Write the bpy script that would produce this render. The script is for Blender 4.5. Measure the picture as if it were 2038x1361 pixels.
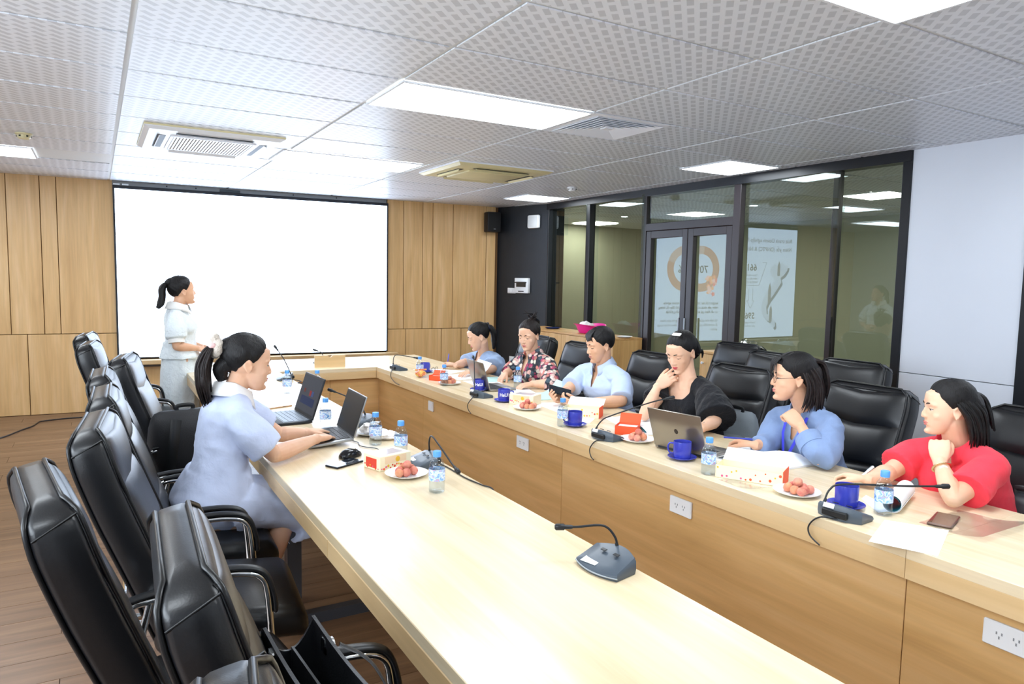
import bpy, bmesh, math, random
import numpy as np
from mathutils import Vector, Matrix, noise as mnoise

for _o in list(bpy.data.objects):
    bpy.data.objects.remove(_o, do_unlink=True)
SC = bpy.context.scene
COL = SC.collection
random.seed(7)

# ---------------------------------------------------------------- camera
CAMZ = 1.56
ROLL, PITCH, YAW, FPX = -0.0196, 0.0886, 0.5312, 1411.4
_f = Vector((math.sin(YAW)*math.cos(PITCH), math.cos(YAW)*math.cos(PITCH), -math.sin(PITCH)))
_r0 = Vector((math.cos(YAW), -math.sin(YAW), 0))
_d0 = _f.cross(_r0)
_right = math.cos(ROLL)*_r0 + math.sin(ROLL)*_d0
_down = -math.sin(ROLL)*_r0 + math.cos(ROLL)*_d0
cam_data = bpy.data.cameras.new('camera')
cam = bpy.data.objects.new('camera', cam_data)
COL.objects.link(cam)
M = Matrix((_right, -_down, -_f)).transposed().to_4x4()
M.translation = Vector((0, 0, CAMZ))
cam.matrix_world = M
cam_data.sensor_fit = 'HORIZONTAL'
cam_data.sensor_width = 36.0
cam_data.lens = FPX/2038.0*36.0
cam_data.clip_start = 0.05
cam_data.dof.use_dof = False
SC.camera = cam

# ---------------------------------------------------------------- world, exposure
world = bpy.data.worlds.new('world')
SC.world = world
world.use_nodes = True
world.node_tree.nodes['Background'].inputs[0].default_value = (0.75, 0.87, 1.0, 1)
world.node_tree.nodes['Background'].inputs[1].default_value = 1.0
SC.view_settings.view_transform = 'Standard'
SC.view_settings.look = 'None'
SC.view_settings.gamma = 1.0
SC.view_settings.use_curve_mapping = False
SC.view_settings.exposure = 0.22
PANEL_STRENGTH = 14.5
SCREEN_STRENGTH = 5.5
CORRIDOR_STRENGTH = 24.0
FILL_POWER = 190.0

def area_light(name, loc, rot, sx, sy, power, color):
    ld = bpy.data.lights.new(name, 'AREA')
    ld.shape = 'RECTANGLE'; ld.size = sx; ld.size_y = sy; ld.energy = power; ld.color = color
    o = bpy.data.objects.new(name, ld); COL.objects.link(o)
    o.location = loc; o.rotation_euler = rot
    return o
# fill lamp added at the closed left wall, standing in for window daylight
area_light('added_fill_light', (-2.62, 1.2, 1.55), (0, -math.pi/2, 0), 1.5, 4.4, FILL_POWER, (0.80, 0.90, 1.0))

# ---------------------------------------------------------------- materials
def srgb(h):
    h = h.lstrip('#')
    c = [int(h[i:i+2], 16)/255 for i in (0, 2, 4)]
    return tuple(((x/12.92) if x <= 0.04045 else ((x+0.055)/1.055)**2.4) for x in c) + (1.0,)
MATS = {}
class NT:
    def __init__(s, m):
        s.t = m.node_tree; s.n = s.t.nodes; s.l = s.t.links
        s.b = s.n['Principled BSDF']
    def new(s, typ, **kw):
        x = s.n.new(typ)
        for k, v in kw.items(): setattr(x, k, v)
        return x
    def link(s, a, b): s.l.new(a, b)
    def coords(s, scale=(1, 1, 1), rot=(0, 0, 0), loc=(0, 0, 0), out='Object'):
        tc = s.new('ShaderNodeTexCoord'); mp = s.new('ShaderNodeMapping')
        mp.inputs['Scale'].default_value = scale; mp.inputs['Rotation'].default_value = rot
        mp.inputs['Location'].default_value = loc
        s.link(tc.outputs[out], mp.inputs['Vector'])
        return mp.outputs['Vector']
    def noise(s, vec, scale=5, detail=3, rough=.5, dist=0):
        x = s.new('ShaderNodeTexNoise')
        x.inputs['Scale'].default_value = scale; x.inputs['Detail'].default_value = detail
        x.inputs['Roughness'].default_value = rough; x.inputs['Distortion'].default_value = dist
        s.link(vec, x.inputs['Vector'])
        return x.outputs['Fac']
    def ramp(s, fac, stops, interp='LINEAR'):
        r = s.new('ShaderNodeValToRGB'); e = r.color_ramp; e.interpolation = interp
        while len(e.elements) < len(stops): e.elements.new(0.5)
        for i, (p, c) in enumerate(stops):
            e.elements[i].position = p; e.elements[i].color = c
        s.link(fac, r.inputs['Fac'])
        return r.outputs['Color']
    def bump(s, h, strength=.2, dist=.01):
        b = s.new('ShaderNodeBump'); b.inputs['Strength'].default_value = strength
        b.inputs['Distance'].default_value = dist
        s.link(h, b.inputs['Height']); s.link(b.outputs['Normal'], s.b.inputs['Normal'])
def mat(name, color='#808080', rough=.5, metal=0.0, spec=.5, coat=0.0, var=0.0, vscale=8, bump=0.0, bscale=40, bstretch=(1, 1, 1), bdist=.004, sheen=0.0, sss=0.0, trans=0.0, ior=1.45, alpha=1.0):
    if name in MATS: return MATS[name]
    m = bpy.data.materials.new(name); m.use_nodes = True
    t = NT(m); b = t.b; c = srgb(color)
    b.inputs['Base Color'].default_value = c
    b.inputs['Roughness'].default_value = rough; b.inputs['Metallic'].default_value = metal
    b.inputs['Specular IOR Level'].default_value = spec; b.inputs['Coat Weight'].default_value = coat
    b.inputs['Sheen Weight'].default_value = sheen; b.inputs['Transmission Weight'].default_value = trans
    b.inputs['IOR'].default_value = ior; b.inputs['Alpha'].default_value = alpha
    if sss:
        b.inputs['Subsurface Weight'].default_value = sss
        b.inputs['Subsurface Radius'].default_value = (.6, .25, .15)
        b.inputs['Subsurface Scale'].default_value = .012
    if var:
        v = t.coords()
        n = t.noise(v, vscale, 4)
        lo = tuple(x*(1-var) for x in c[:3])+(1,); hi = tuple(min(1, x*(1+var)) for x in c[:3])+(1,)
        t.link(t.ramp(n, [(.3, lo), (.7, hi)]), b.inputs['Base Color'])
    if bump:
        v = t.coords(scale=bstretch)
        t.bump(t.noise(v, bscale, 3), bump, bdist)
    MATS[name] = m
    return m
def wood(name, light, mid, dark, grain='z', rough=.38, scale=1.0, spec=.5, contrast=.5, bump=.04):
    if name in MATS: return MATS[name]
    m = bpy.data.materials.new(name); m.use_nodes = True
    t = NT(m)
    s = {'x': (.7, 9, 9), 'y': (9, .7, 9), 'z': (9, 9, .7)}[grain]
    s2 = {'x': (2.2, 60, 60), 'y': (60, 2.2, 60), 'z': (60, 60, 2.2)}[grain]
    oi = t.new('ShaderNodeObjectInfo')
    def vec(sc):
        v = t.coords(scale=tuple(q*scale for q in sc))
        a = t.new('ShaderNodeVectorMath', operation='ADD')
        mm = t.new('ShaderNodeVectorMath', operation='SCALE'); mm.inputs[0].default_value = (13.1, 7.7, 5.3)
        t.link(oi.outputs['Random'], mm.inputs['Scale'])
        t.link(v, a.inputs[0]); t.link(mm.outputs[0], a.inputs[1])
        return a.outputs[0]
    n1 = t.noise(vec(s), 1.6, 5, .55, .6)
    n2 = t.noise(vec(s2), 1.0, 3, .6)
    base = t.ramp(n1, [(.28, srgb(dark)), (.5, srgb(mid)), (.72, srgb(light))])
    fine = t.ramp(n2, [(.3, (1-.22*contrast,)*3+(1,)), (.65, (1, 1, 1, 1))])
    mx = t.new('ShaderNodeMix', data_type='RGBA', blend_type='MULTIPLY')
    mx.inputs['Factor'].default_value = 1.0
    t.link(base, mx.inputs['A']); t.link(fine, mx.inputs['B'])
    t.link(mx.outputs['Result'], t.b.inputs['Base Color'])
    t.b.inputs['Roughness'].default_value = rough
    t.b.inputs['Specular IOR Level'].default_value = spec
    if bump: t.bump(n2, bump, .002)
    MATS[name] = m
    return m
def emis(name, color, strength):
    if name in MATS: return MATS[name]
    m = bpy.data.materials.new(name); m.use_nodes = True
    t = NT(m)
    t.b.inputs['Base Color'].default_value = (0, 0, 0, 1)
    t.b.inputs['Specular IOR Level'].default_value = 0.1
    c = srgb(color) if isinstance(color, str) else color
    t.b.inputs['Emission Color'].default_value = c
    t.b.inputs['Emission Strength'].default_value = strength
    MATS[name] = m
    return m

# ---------------------------------------------------------------- mesh builder
def basis(d, up=(0, 0, 1)):
    d = Vector(d).normalized(); u = Vector(up)
    if abs(d.dot(u)) > .98: u = Vector((1, 0, 0)) if abs(d.x) < .9 else Vector((0, 1, 0))
    s = d.cross(u).normalized(); n = s.cross(d).normalized()
    return d, s, n
class MB:
    def __init__(s): s.v = []; s.f = []; s.mi = []; s.cur = 0
    def add(s, vs, fs, M=None):
        k = len(s.v)
        for p in vs:
            p = Vector(p)
            if M is not None: p = M @ p
            s.v.append(tuple(p))
        for f in fs:
            s.f.append(tuple(i+k for i in f)); s.mi.append(s.cur)
        return s
    def box(s, x0, x1, y0, y1, z0, z1, M=None):
        vs = [(x, y, z) for x in (x0, x1) for y in (y0, y1) for z in (z0, z1)]
        return s.add(vs, [(0, 1, 3, 2), (4, 6, 7, 5), (0, 4, 5, 1), (2, 3, 7, 6), (0, 2, 6, 4), (1, 5, 7, 3)], M)
    def rbox(s, x0, x1, y0, y1, z0, z1, r=.01, seg=2, M=None):
        bm = bmesh.new(); bmesh.ops.create_cube(bm, size=1)
        for v in bm.verts:
            v.co = Vector(((x0+x1)/2+v.co.x*(x1-x0), (y0+y1)/2+v.co.y*(y1-y0), (z0+z1)/2+v.co.z*(z1-z0)))
        r = min(r, .49*min(x1-x0, y1-y0, z1-z0))
        bmesh.ops.bevel(bm, geom=bm.edges[:], offset=r, segments=seg, profile=.5, affect='EDGES')
        bm.verts.index_update()
        s.add([v.co.copy() for v in bm.verts], [[v.index for v in f.verts] for f in bm.faces], M)
        bm.free(); return s
    def loft(s, rings, cap=True, closed=True, loop=False, M=None):
        n = len(rings[0]); vs = [p for r in rings for p in r]; fs = []
        m = len(rings)
        for i in range(m if loop else m-1):
            a = i*n; b = ((i+1) % m)*n
            for j in range(n if closed else n-1):
                k = (j+1) % n
                fs.append((a+j, a+k, b+k, b+j))
        if cap and not loop:
            fs.append(tuple(range(n-1, -1, -1))); fs.append(tuple(range((m-1)*n, m*n)))
        return s.add(vs, fs, M)
    def tube(s, pts, r, n=10, sq=None, cap=True, up=(0, 0, 1), loop=False, M=None, round_caps=False):
        pts = [Vector(p) for p in pts]; m = len(pts)
        rs = r if isinstance(r, (list, tuple)) else [r]*m
        rings = []; nrm = None
        for i, p in enumerate(pts):
            if loop: d = pts[(i+1) % m]-pts[i-1]
            else: d = (pts[min(i+1, m-1)]-pts[max(i-1, 0)])
            d.normalize()
            if nrm is None: _, sd, nrm = basis(d, up)
            else:
                nrm = (nrm-d*nrm.dot(d)).normalized()
            sd = d.cross(nrm)
            ra = rs[i]
            if isinstance(ra, (tuple, list)): a, b = ra
            else: a = ra*(sq[0] if sq else 1); b = ra*(sq[1] if sq else 1)
            rings.append([p+sd*(a*math.cos(2*math.pi*k/n))+nrm*(b*math.sin(2*math.pi*k/n)) for k in range(n)])
        s.loft(rings, cap=cap, loop=loop, M=M)
        if round_caps:
            for q, rr in ((pts[0], rs[0]), (pts[-1], rs[-1])):
                rr = max(rr) if isinstance(rr, (tuple, list)) else rr
                s.sphere(q, (rr*.98,)*3, n, max(4, n//2), M=M)
        return s
    def sphere(s, c, r, n=14, m=8, R=None, M=None):
        if not isinstance(r, (tuple, list)): r = (r, r, r)
        c = Vector(c); vs = []; fs = []
        def P(a, b, d):
            q = Vector((r[0]*a, r[1]*b, r[2]*d))
            return c+(R @ q if R is not None else q)
        vs.append(P(0, 0, 1))
        for i in range(1, m):
            t = math.pi*i/m
            for j in range(n):
                a = 2*math.pi*j/n
                vs.append(P(math.sin(t)*math.cos(a), math.sin(t)*math.sin(a), math.cos(t)))
        vs.append(P(0, 0, -1))
        for j in range(n):
            fs.append((0, 1+j, 1+(j+1) % n))
            k = 1+(m-2)*n
            fs.append((k+j, len(vs)-1, k+(j+1) % n))
        for i in range(m-2):
            for j in range(n):
                a = 1+i*n+j; b = 1+i*n+(j+1) % n
                fs.append((a, a+n, b+n, b))
        return s.add(vs, fs, M)
    def lathe(s, prof, n=24, c=(0, 0, 0), M=None):
        rings = [[(c[0]+max(r, 1e-4)*math.cos(2*math.pi*j/n), c[1]+max(r, 1e-4)*math.sin(2*math.pi*j/n), c[2]+z) for j in range(n)] for r, z in prof]
        return s.loft(rings, cap=True, M=M)
    def prism(s, poly, z0, z1, M=None):
        n = len(poly)
        vs = [(x, y, z0) for x, y in poly]+[(x, y, z1) for x, y in poly]
        fs = [tuple(range(n-1, -1, -1)), tuple(range(n, 2*n))]+[(i, (i+1) % n, n+(i+1) % n, n+i) for i in range(n)]
        return s.add(vs, fs, M)
    def mesh(s, name, smooth=None):
        me = bpy.data.meshes.new(name)
        me.from_pydata(s.v, [], s.f)
        if any(s.mi): me.polygons.foreach_set('material_index', s.mi)
        me.update()
        bm = bmesh.new(); bm.from_mesh(me); bmesh.ops.recalc_face_normals(bm, faces=bm.faces[:]); bm.to_mesh(me); bm.free()
        if smooth is not None:
            me.polygons.foreach_set('use_smooth', [True]*len(me.polygons))
            if smooth < 180: me.set_sharp_from_angle(angle=math.radians(smooth))
        return me
    def build(s, name, m, parent=None, smooth=40, **tags):
        return mkobj(name, s.mesh(name, smooth), m, parent, **tags)
def mkobj(name, me, m, parent=None, loc=None, rotz=None, **tags):
    ob = bpy.data.objects.new(name, me)
    for q in (m if isinstance(m, (list, tuple)) else [m]):
        if q is not None and q.name not in [x.name for x in me.materials if x]: me.materials.append(q)
    COL.objects.link(ob)
    if parent is not None: ob.parent = parent
    if loc is not None: ob.location = loc
    if rotz is not None: ob.rotation_euler[2] = rotz
    for k, v in tags.items(): ob[{'cat': 'category'}.get(k, k)] = v
    return ob
def thing(name, label, cat, loc=(0, 0, 0), rotz=0.0, group=None, rot=None):
    o = bpy.data.objects.new(name, None); COL.objects.link(o)
    o.empty_display_size = .05
    o.location = loc; o.rotation_euler = rot if rot else (0, 0, rotz)
    o['label'] = label; o['category'] = cat
    if group: o['group'] = group
    return o
def tag(o, label, cat, group=None):
    o['label'] = label; o['category'] = cat
    if group: o['group'] = group
    return o
def dup(root, loc, rotz, label, group=None):
    r = root.copy(); COL.objects.link(r); r.location = loc; r.rotation_euler = (0, 0, rotz); r['label'] = label
    if group: r['group'] = group
    for ch in root.children:
        c = ch.copy(); COL.objects.link(c); c.parent = r
        for g in ch.children:
            d = g.copy(); COL.objects.link(d); d.parent = c
    return r
_font = None
def text_obj(name, body, size, m, parent, M, align='LEFT', thick=.0006, bold=0.0, **tags):
    cu = bpy.data.curves.new(name, 'FONT'); cu.body = body; cu.size = size; cu.align_x = align
    cu.extrude = thick; cu.offset = bold; cu.resolution_u = 3
    o = bpy.data.objects.new(name+'_tmp', cu); COL.objects.link(o)
    bpy.context.view_layer.update()
    me = bpy.data.meshes.new_from_object(o.evaluated_get(bpy.context.evaluated_depsgraph_get()))
    bpy.data.objects.remove(o, do_unlink=True); bpy.data.curves.remove(cu)
    me.name = name; me.materials.clear()
    me.transform(M)
    return mkobj(name, me, m, parent, **tags)
def bez(pts, n=8):
    """smooth curve through points (Catmull-Rom)"""
    P = [Vector(p) for p in pts]; out = []
    for i in range(len(P)-1):
        p0 = P[max(i-1, 0)]; p1 = P[i]; p2 = P[i+1]; p3 = P[min(i+2, len(P)-1)]
        for k in range(n):
            t = k/n
            out.append(.5*((2*p1)+(p2-p0)*t+(2*p0-5*p1+4*p2-p3)*t*t+(3*p1-p0-3*p2+p3)*t**3))
    out.append(P[-1]); return out
# ================================================================ ROOM
CEIL = 2.55
RX = 5.15           # plane of the glass wall
BA = -math.atan(.065)
BE = Vector((math.cos(BA), math.sin(BA), 0)); BN = Vector((math.sin(BA), -math.cos(BA), 0))
def bw(s, d, z): return Vector((0, 9.05, 0))+BE*s+BN*d+Vector((0, 0, z))

m_ceil = None
def ceiling_mat():
    m = bpy.data.materials.new('perforated_ceiling_tile'); m.use_nodes = True; t = NT(m)
    tc = t.new('ShaderNodeTexCoord')
    mp = t.new('ShaderNodeMapping'); mp.inputs['Rotation'].default_value = (0, 0, -math.pi/4)
    t.link(tc.outputs['Object'], mp.inputs['Vector'])
    sx = t.new('ShaderNodeSeparateXYZ'); t.link(mp.outputs['Vector'], sx.inputs[0])
    def math_(op, a, b=None, c=None):
        x = t.new('ShaderNodeMath', operation=op)
        for i, q in enumerate((a, b, c)):
            if q is None: continue
            if isinstance(q, (int, float)): x.inputs[i].default_value = q
            else: t.link(q, x.inputs[i])
        return x.outputs[0]
    PV = .0455; PU = .0876
    v = math_('DIVIDE', sx.outputs['Y'], PV)
    row = math_('FLOOR', v)
    fv = math_('SUBTRACT', v, row)
    off = math_('MULTIPLY', math_('MODULO', math_('ABSOLUTE', row), 2.0), .5)
    u = math_('ADD', math_('DIVIDE', sx.outputs['X'], PU), off)
    fu = math_('SUBTRACT', u, math_('FLOOR', u))
    inv = math_('LESS_THAN', math_('ABSOLUTE', math_('SUBTRACT', fv, .5)), .28)
    inu = math_('LESS_THAN', math_('ABSOLUTE', math_('SUBTRACT', fu, .5)), .34)
    hole = math_('MULTIPLY', inv, inu)
    mx = t.new('ShaderNodeMix', data_type='RGBA')
    t.link(hole, mx.inputs['Factor'])
    mx.inputs['A'].default_value = srgb('#e3e7ee'); mx.inputs['B'].default_value = srgb('#c6cad1')
    t.link(mx.outputs['Result'], t.b.inputs['Base Color'])
    t.b.inputs['Roughness'].default_value = .38
    t.b.inputs['Specular IOR Level'].default_value = .45
    return m
M_TILE = ceiling_mat()
M_RAIL = mat('ceiling_rail_white', '#d9dad9', .5)
M_WHITE = mat('white_paint', '#e6e9ee', .45)
M_WALLW = mat('white_wall_paint', '#e3e6ea', .6, var=.02, vscale=3)
M_BLACKWALL = mat('black_wall_paint', '#1c2026', .45, var=.1)
M_FRAME = mat('dark_bronze_aluminium', '#2c2629', .35, spec=.5)
M_FRAMEBLK = mat('black_aluminium_frame', '#15181e', .35)
M_PLASTIC = mat('white_plastic', '#eceff2', .35)
M_AC = mat('white_ac_plastic', '#e8ebf2', .35)
M_ACY = mat('yellowed_ac_plastic', '#d9cfa4', .4, var=.05)
M_DARK = mat('dark_slot', '#181a1c', .5)
M_LIGHT = emis('ceiling_light_diffuser', (.87, .94, 1.0, 1), PANEL_STRENGTH)
M_LIGHT_C = emis('corridor_light_diffuser', (1.0, .96, .88, 1), CORRIDOR_STRENGTH)
M_WALLWOOD = wood('oak_wall_panel', '#e8c28e', '#deb57c', '#d0a56c', 'z', .42, .8, contrast=.55)
M_GAP = mat('panel_gap', '#6e4d2a', .8)

# ---- ceiling: backing slab with lay-in tiles
ceil = MB().box(-2.7, 9.7, -2.6, 11.2, CEIL+.004, CEIL+.06).build('ceiling', M_RAIL, smooth=None)
ceil['kind'] = 'structure'
tile_me = MB().box(-.588, .588, -.288, .288, 0, .006).mesh('ceiling_tile')
tile_me.materials.append(M_TILE)
def in_view(p, margin=160):
    q = Vector(p)-Vector((0, 0, CAMZ)); z = q.dot(_f)
    if z < .3: return False
    u = 1019+FPX*q.dot(_right)/z; v = 680.5+FPX*q.dot(_down)/z
    return -margin < u < 2038+margin and -margin < v < 1361+margin
covered = [(1.38, 2.56, 3.46, 4.02), (1.33, 2.51, 5.86, 6.44), (1.38, 2.56, 1.06, 1.64), (-1.6, -.41, 7.06, 7.64)]
far_tiles = MB()
TX0 = .155-2.4-1.2; TY0 = 2.254-.6*9
for i in range(12):
    for j in range(24):
        x = TX0+1.2*i+.6; y = TY0+.6*j+.3
        if y > 9.2+.2 or x > 9.4: continue
        if 4.9 < x < 5.4:
            pass
        if any(a < x < b and c < y < d for a, b, c, d in covered): continue
        vis = any(in_view((x+dx, y+dy, CEIL), 30) for dx in (-.6, 0, .6) for dy in (-.3, .3))
        if not vis: continue
        dz = random.uniform(-.0015, .0)
        o = bpy.data.objects.new('ceiling_tile', tile_me); COL.objects.link(o); o.parent = ceil
        o.location = (x, y, CEIL-.002+dz)

# ---- ceiling lights
def ceiling_light(x0, x1, y0, y1, label, m=M_LIGHT, z=CEIL):
    t = thing('ceiling_light', label, 'ceiling light', ((x0+x1)/2, (y0+y1)/2, z), group='flat ceiling light panels')
    w, d = (x1-x0)/2, (y1-y0)/2
    f = MB()
    for a, b, c, e in ((-w, w, -d, -d+.014), (-w, w, d-.014, d), (-w, -w+.014, -d+.014, d-.014), (w-.014, w, -d+.014, d-.014)):
        f.box(a, b, c, e, -.012, -.002)
    f.build('frame', M_WHITE, t, None)
    MB().box(-w+.014, w-.014, -d+.014, d-.014, -.009, -.004).build('diffuser', m, t, None)
    return t
ceiling_light(1.365, 2.565, 3.46, 4.03, 'large rectangular ceiling light beside the square air vent')
ceiling_light(1.315, 2.515, 5.86, 6.43, 'rectangular ceiling light between the two ceiling air conditioners')
ceiling_light(1.365, 2.62, 1.07, 1.67, 'ceiling light cut off by the top edge of the photo')
ceiling_light(-1.62, -.41, 7.06, 7.68, 'ceiling light cut off by the left edge of the photo')
ceiling_light(4.42, 5.02, 4.12, 4.70, 'square ceiling light above the glass double door')
ceiling_light(4.37, 4.97, 7.13, 7.71, 'small square ceiling light near the far black wall')
ceiling_light(-1.62, -.41, 3.46, 4.06, 'ceiling light outside the frame, left of the chairs')
ceiling_light(-1.62, -.41, .4, 1.0, 'ceiling light outside the frame, left of the camera')
ceiling_light(1.365, 2.565, -1.3, -.7, 'ceiling light outside the frame, behind the camera')
ceiling_light(4.42, 5.02, .9, 1.5, 'ceiling light outside the frame, right of the camera')
ceiling_light(7.1, 7.7, 4.45, 5.05, 'square corridor light seen through the right glass pane', M_LIGHT_C)
ceiling_light(7.2, 7.8, 7.3, 7.9, 'square corridor light seen above the double door', M_LIGHT_C)
ceiling_light(7.2, 7.8, 9.7, 10.3, 'added square light brightening the corridor, hidden behind the door header', M_LIGHT_C)  # unseen panel, added to lift the brightness of the corridor
ceiling_light(7.1, 7.7, 2.0, 2.6, 'added square light brightening the corridor, outside the frame at right', M_LIGHT_C)  # second panel added out of view, so the corridor walls read brighter

def downlight(x, y, label):
    t = thing('downlight', label, 'ceiling light', (x, y, CEIL), group='round corridor downlights')
    MB().lathe([(.075, -.001), (.075, -.008), (.055, -.012), (.055, -.006), (.03, -.006), (.0, -.006)], 20).build('rim', M_WHITE, t)
    MB().lathe([(.05, -.0065), (.05, -.009), (.0, -.010)], 20).build('bulb', emis('downlight_bulb', (.85, .95, 1, 1), 14), t)
for x, y, l in ((7.2, 6.3, 'round corridor downlight seen right of the door frame'), (7.0, 8.6, 'round corridor downlight seen through the second glass pane'),
                (8.55, 9.35, 'round corridor downlight seen above the left door leaf'), (8.8, 8.45, 'round corridor downlight seen above the right door leaf')):
    downlight(x, y, l)

# ---- ceiling cassette air conditioners
def cassette(x0, x1, y0, y1, yellow, label):
    cx, cy = (x0+x1)/2, (y0+y1)/2; w, d = (x1-x0)/2, (y1-y0)/2
    t = thing('air_conditioner', label, 'air conditioner', (cx, cy, CEIL))
    mm = M_ACY if yellow else M_AC
    b = MB()
    def ring(w, d, z): return [(-w, -d, z), (w, -d, z), (w, d, z), (-w, d, z)]
    b.loft([ring(w, d, 0), ring(w, d, -.018), ring(w-.03, d-.03, -.035), ring(w-.17, d-.17, -.042)])
    b.build('panel', mm, t, None)
    e = MB().loft([ring(w+.004, d+.004, -.001), ring(w+.004, d+.004, -.014)])
    e.build('rim', M_ACY if not yellow else M_AC, t, None)
    for k in range(4):
        R = Matrix.Rotation(k*math.pi/2, 4, 'Z')
        L = (w if k % 2 == 0 else d)-.2; off = (d if k % 2 == 0 else w)-.115
        MB().box(-L, L, -.028, .028, -.041, -.0395, M=Matrix.Translation((0, 0, -.0005)) @ R @ Matrix.Translation((0, -off, 0))).build('air_outlet', M_DARK, t, None)
        fl = MB().box(-L+.01, L-.01, -.018, .018, -.003, .003, M=R @ Matrix.Translation((0, -off-.014, -.044)) @ Matrix.Rotation(math.radians(38 if k != 3 else 70), 4, 'X'))
        fl.build('louver', mm, t, None)
    g = w-.19; h = d-.19
    if not yellow:
        MB().box(-g, g, -h, h, -.0435, -.0415).build('grille_back', mat('tan_filter', '#a3947c', .7), t, None)
        for i in range(25):
            x = -g+(i+.5)*2*g/25
            MB().box(x-.0065, x+.0065, -h, h, -.049, -.043).build('grille_slat', M_AC, t, None)
        fr = MB()
        for a, b_, c, e_ in ((-g-.02, g+.02, -h-.02, -h), (-g-.02, g+.02, h, h+.02), (-g-.02, -g, -h, h), (g, g+.02, -h, h)): fr.box(a, b_, c, e_, -.05, -.0415)
        fr.build('grille_frame', M_AC, t, None)
    else:
        MB().rbox(-g, g, -h, h, -.056, -.04, .012).build('intake_cover', M_ACY, t)
    return t
cassette(.31, 1.22, 5.38, 6.32, False, 'white ceiling cassette air conditioner with slatted grille above the big screen')
cassette(2.67, 3.62, 5.48, 6.33, True, 'yellowed ceiling cassette air conditioner right of the middle light')

# ---- square air diffuser
def diffuser(x0, x1, y0, y1):
    t = thing('air_vent', 'square white ceiling air vent with concentric louvers beside the large light', 'air vent', ((x0+x1)/2, (y0+y1)/2, CEIL))
    w = (x1-x0)/2; d = (y1-y0)/2
    MB().box(-w+.04, w-.04, -d+.04, d-.04, -.003, -.001).build('duct_back', M_DARK, t, None)
    for k in range(7):
        a = w-.036*k; c = d-.036*k; wd = .04 if k == 0 else .026
        z0 = -.006 if k == 0 else -.012
        ri = MB()
        O = [(-a, -c), (a, -c), (a, c), (-a, c)]; I = [(-a+wd, -c+wd), (a-wd, -c+wd), (a-wd, c-wd), (-a+wd, c-wd)]
        zo, zi = (z0, z0-.004) if k == 0 else (-.016, -.004)
        vs = [(x, y, zo) for x, y in O]+[(x, y, zi) for x, y in I]+[(x, y, zo+.003) for x, y in O]+[(x, y, zi+.003) for x, y in I]
        fs = []
        for i in range(4):
            j = (i+1) % 4
            fs += [(i, j, 4+j, 4+i), (8+j, 8+i, 12+i, 12+j), (i, 8+i, 8+j, j), (4+i, 4+j, 12+j, 12+i)]
        ri.add(vs, fs); ri.build('louver', M_AC, t, None)
    MB().box(-.03, .03, -.03, .03, -.016, -.006).build('center_plate', M_AC, t, None)
diffuser(2.585, 3.17, 3.46, 4.03)

def smoke(x, y, label, m):
    t = thing('smoke_detector', label, 'smoke detector', (x, y, CEIL))
    MB().lathe([(.055, 0), (.055, -.012), (.048, -.016)], 24).build('base', m, t)
    MB().lathe([(.045, -.016), (.044, -.03), (.034, -.042), (0, -.045)], 24).build('sensor_head', m, t)
    for k in range(6):
        a = k*math.pi/3
        MB().box(-.006, .006, -.003, .003, -.03, -.02, M=Matrix.Translation((.0445*math.cos(a), .0445*math.sin(a), 0)) @ Matrix.Rotation(a+math.pi/2, 4, 'Z')).build('slot', M_DARK, t, None)
smoke(-.42, 6.37, 'yellowed round smoke detector on the ceiling at the far left', M_ACY)
smoke(4.43, 6.33, 'white round smoke detector near the yellowed air conditioner', M_PLASTIC)

# ---- floor
M_FLOOR = wood('laminate_floor_plank', '#8d6d50', '#7a5b42', '#634832', 'x', .34, 1.0, contrast=.7)
floor = MB().box(-2.7, 9.7, -2.6, 10.2, -.06, -.004).build('floor', mat('floor_joint', '#4c3524', .7), smooth=None)
floor['kind'] = 'structure'
pl_me = MB().box(-.6485, .6485, -.0985, .0985, -.005, 0).mesh('floor_plank'); pl_me.materials.append(M_FLOOR)
rest = MB(); npl = 0
for j in range(60):
    y = -1.6+.2*j
    if y > 9.35: break
    for i in range(-3, 5):
        x = i*1.3+(.43*j) % 1.3-.3
        if x > 5.6 or x < -2.6: continue
        if x < 1.7 and y > .7 and any(in_view((x+dx, y, 0), 20) for dx in (-.6, 0, .6)):
            o = bpy.data.objects.new('floor_plank', pl_me); COL.objects.link(o); o.parent = floor; o.location = (x, y, 0); npl += 1
        else:
            rest.box(x-.6485, x+.6485, y-.0985, y+.0985, -.005, 0)
r = rest.build('floor_planking', M_FLOOR, floor, None); r['kind'] = 'stuff'

# ---- back wall with oak panels
wb = thing('wall_back', '', '', (0, 9.05, 0), BA)
del wb['label'], wb['category']
bpy.data.objects.remove(wb, do_unlink=True)
wb = MB().box(-2.7, 5.3, .03, .2, 0, 2.62).build('wall_back', M_GAP, smooth=None)
wb.location = (0, 9.05, 0); wb.rotation_euler[2] = BA; wb['kind'] = 'structure'
g = .0035
def wpanel(x0, x1, z0, z1):
    o = MB().rbox(x0+g, x1-g, -.008+random.uniform(0, .003), .03, z0+g, z1-g, .002, 1).build('wood_panel', M_WALLWOOD, wb, None)
SEAM = .872
xs = [-2.7, -2.2, -1.7, -1.25, -.78, -.484, -.335, .195]
for a, b in zip(xs[:-1], xs[1:]): wpanel(a, b, SEAM, 2.62)
xs = [-2.7, -1.9, -1.25, -.64, -.10, .195]
for a, b in zip(xs[:-1], xs[1:]): wpanel(a, b, 0, SEAM)
xs = [3.285, 3.511, 3.774, 3.916, 4.205, 4.699, 4.84]
for a, b in zip(xs[:-1], xs[1:]): wpanel(a, b, SEAM, 2.62)
xs = [3.285, 3.546, 4.052, 4.34, 4.84]
for a, b in zip(xs[:-1], xs[1:]): wpanel(a, b, 0, SEAM)
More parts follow.
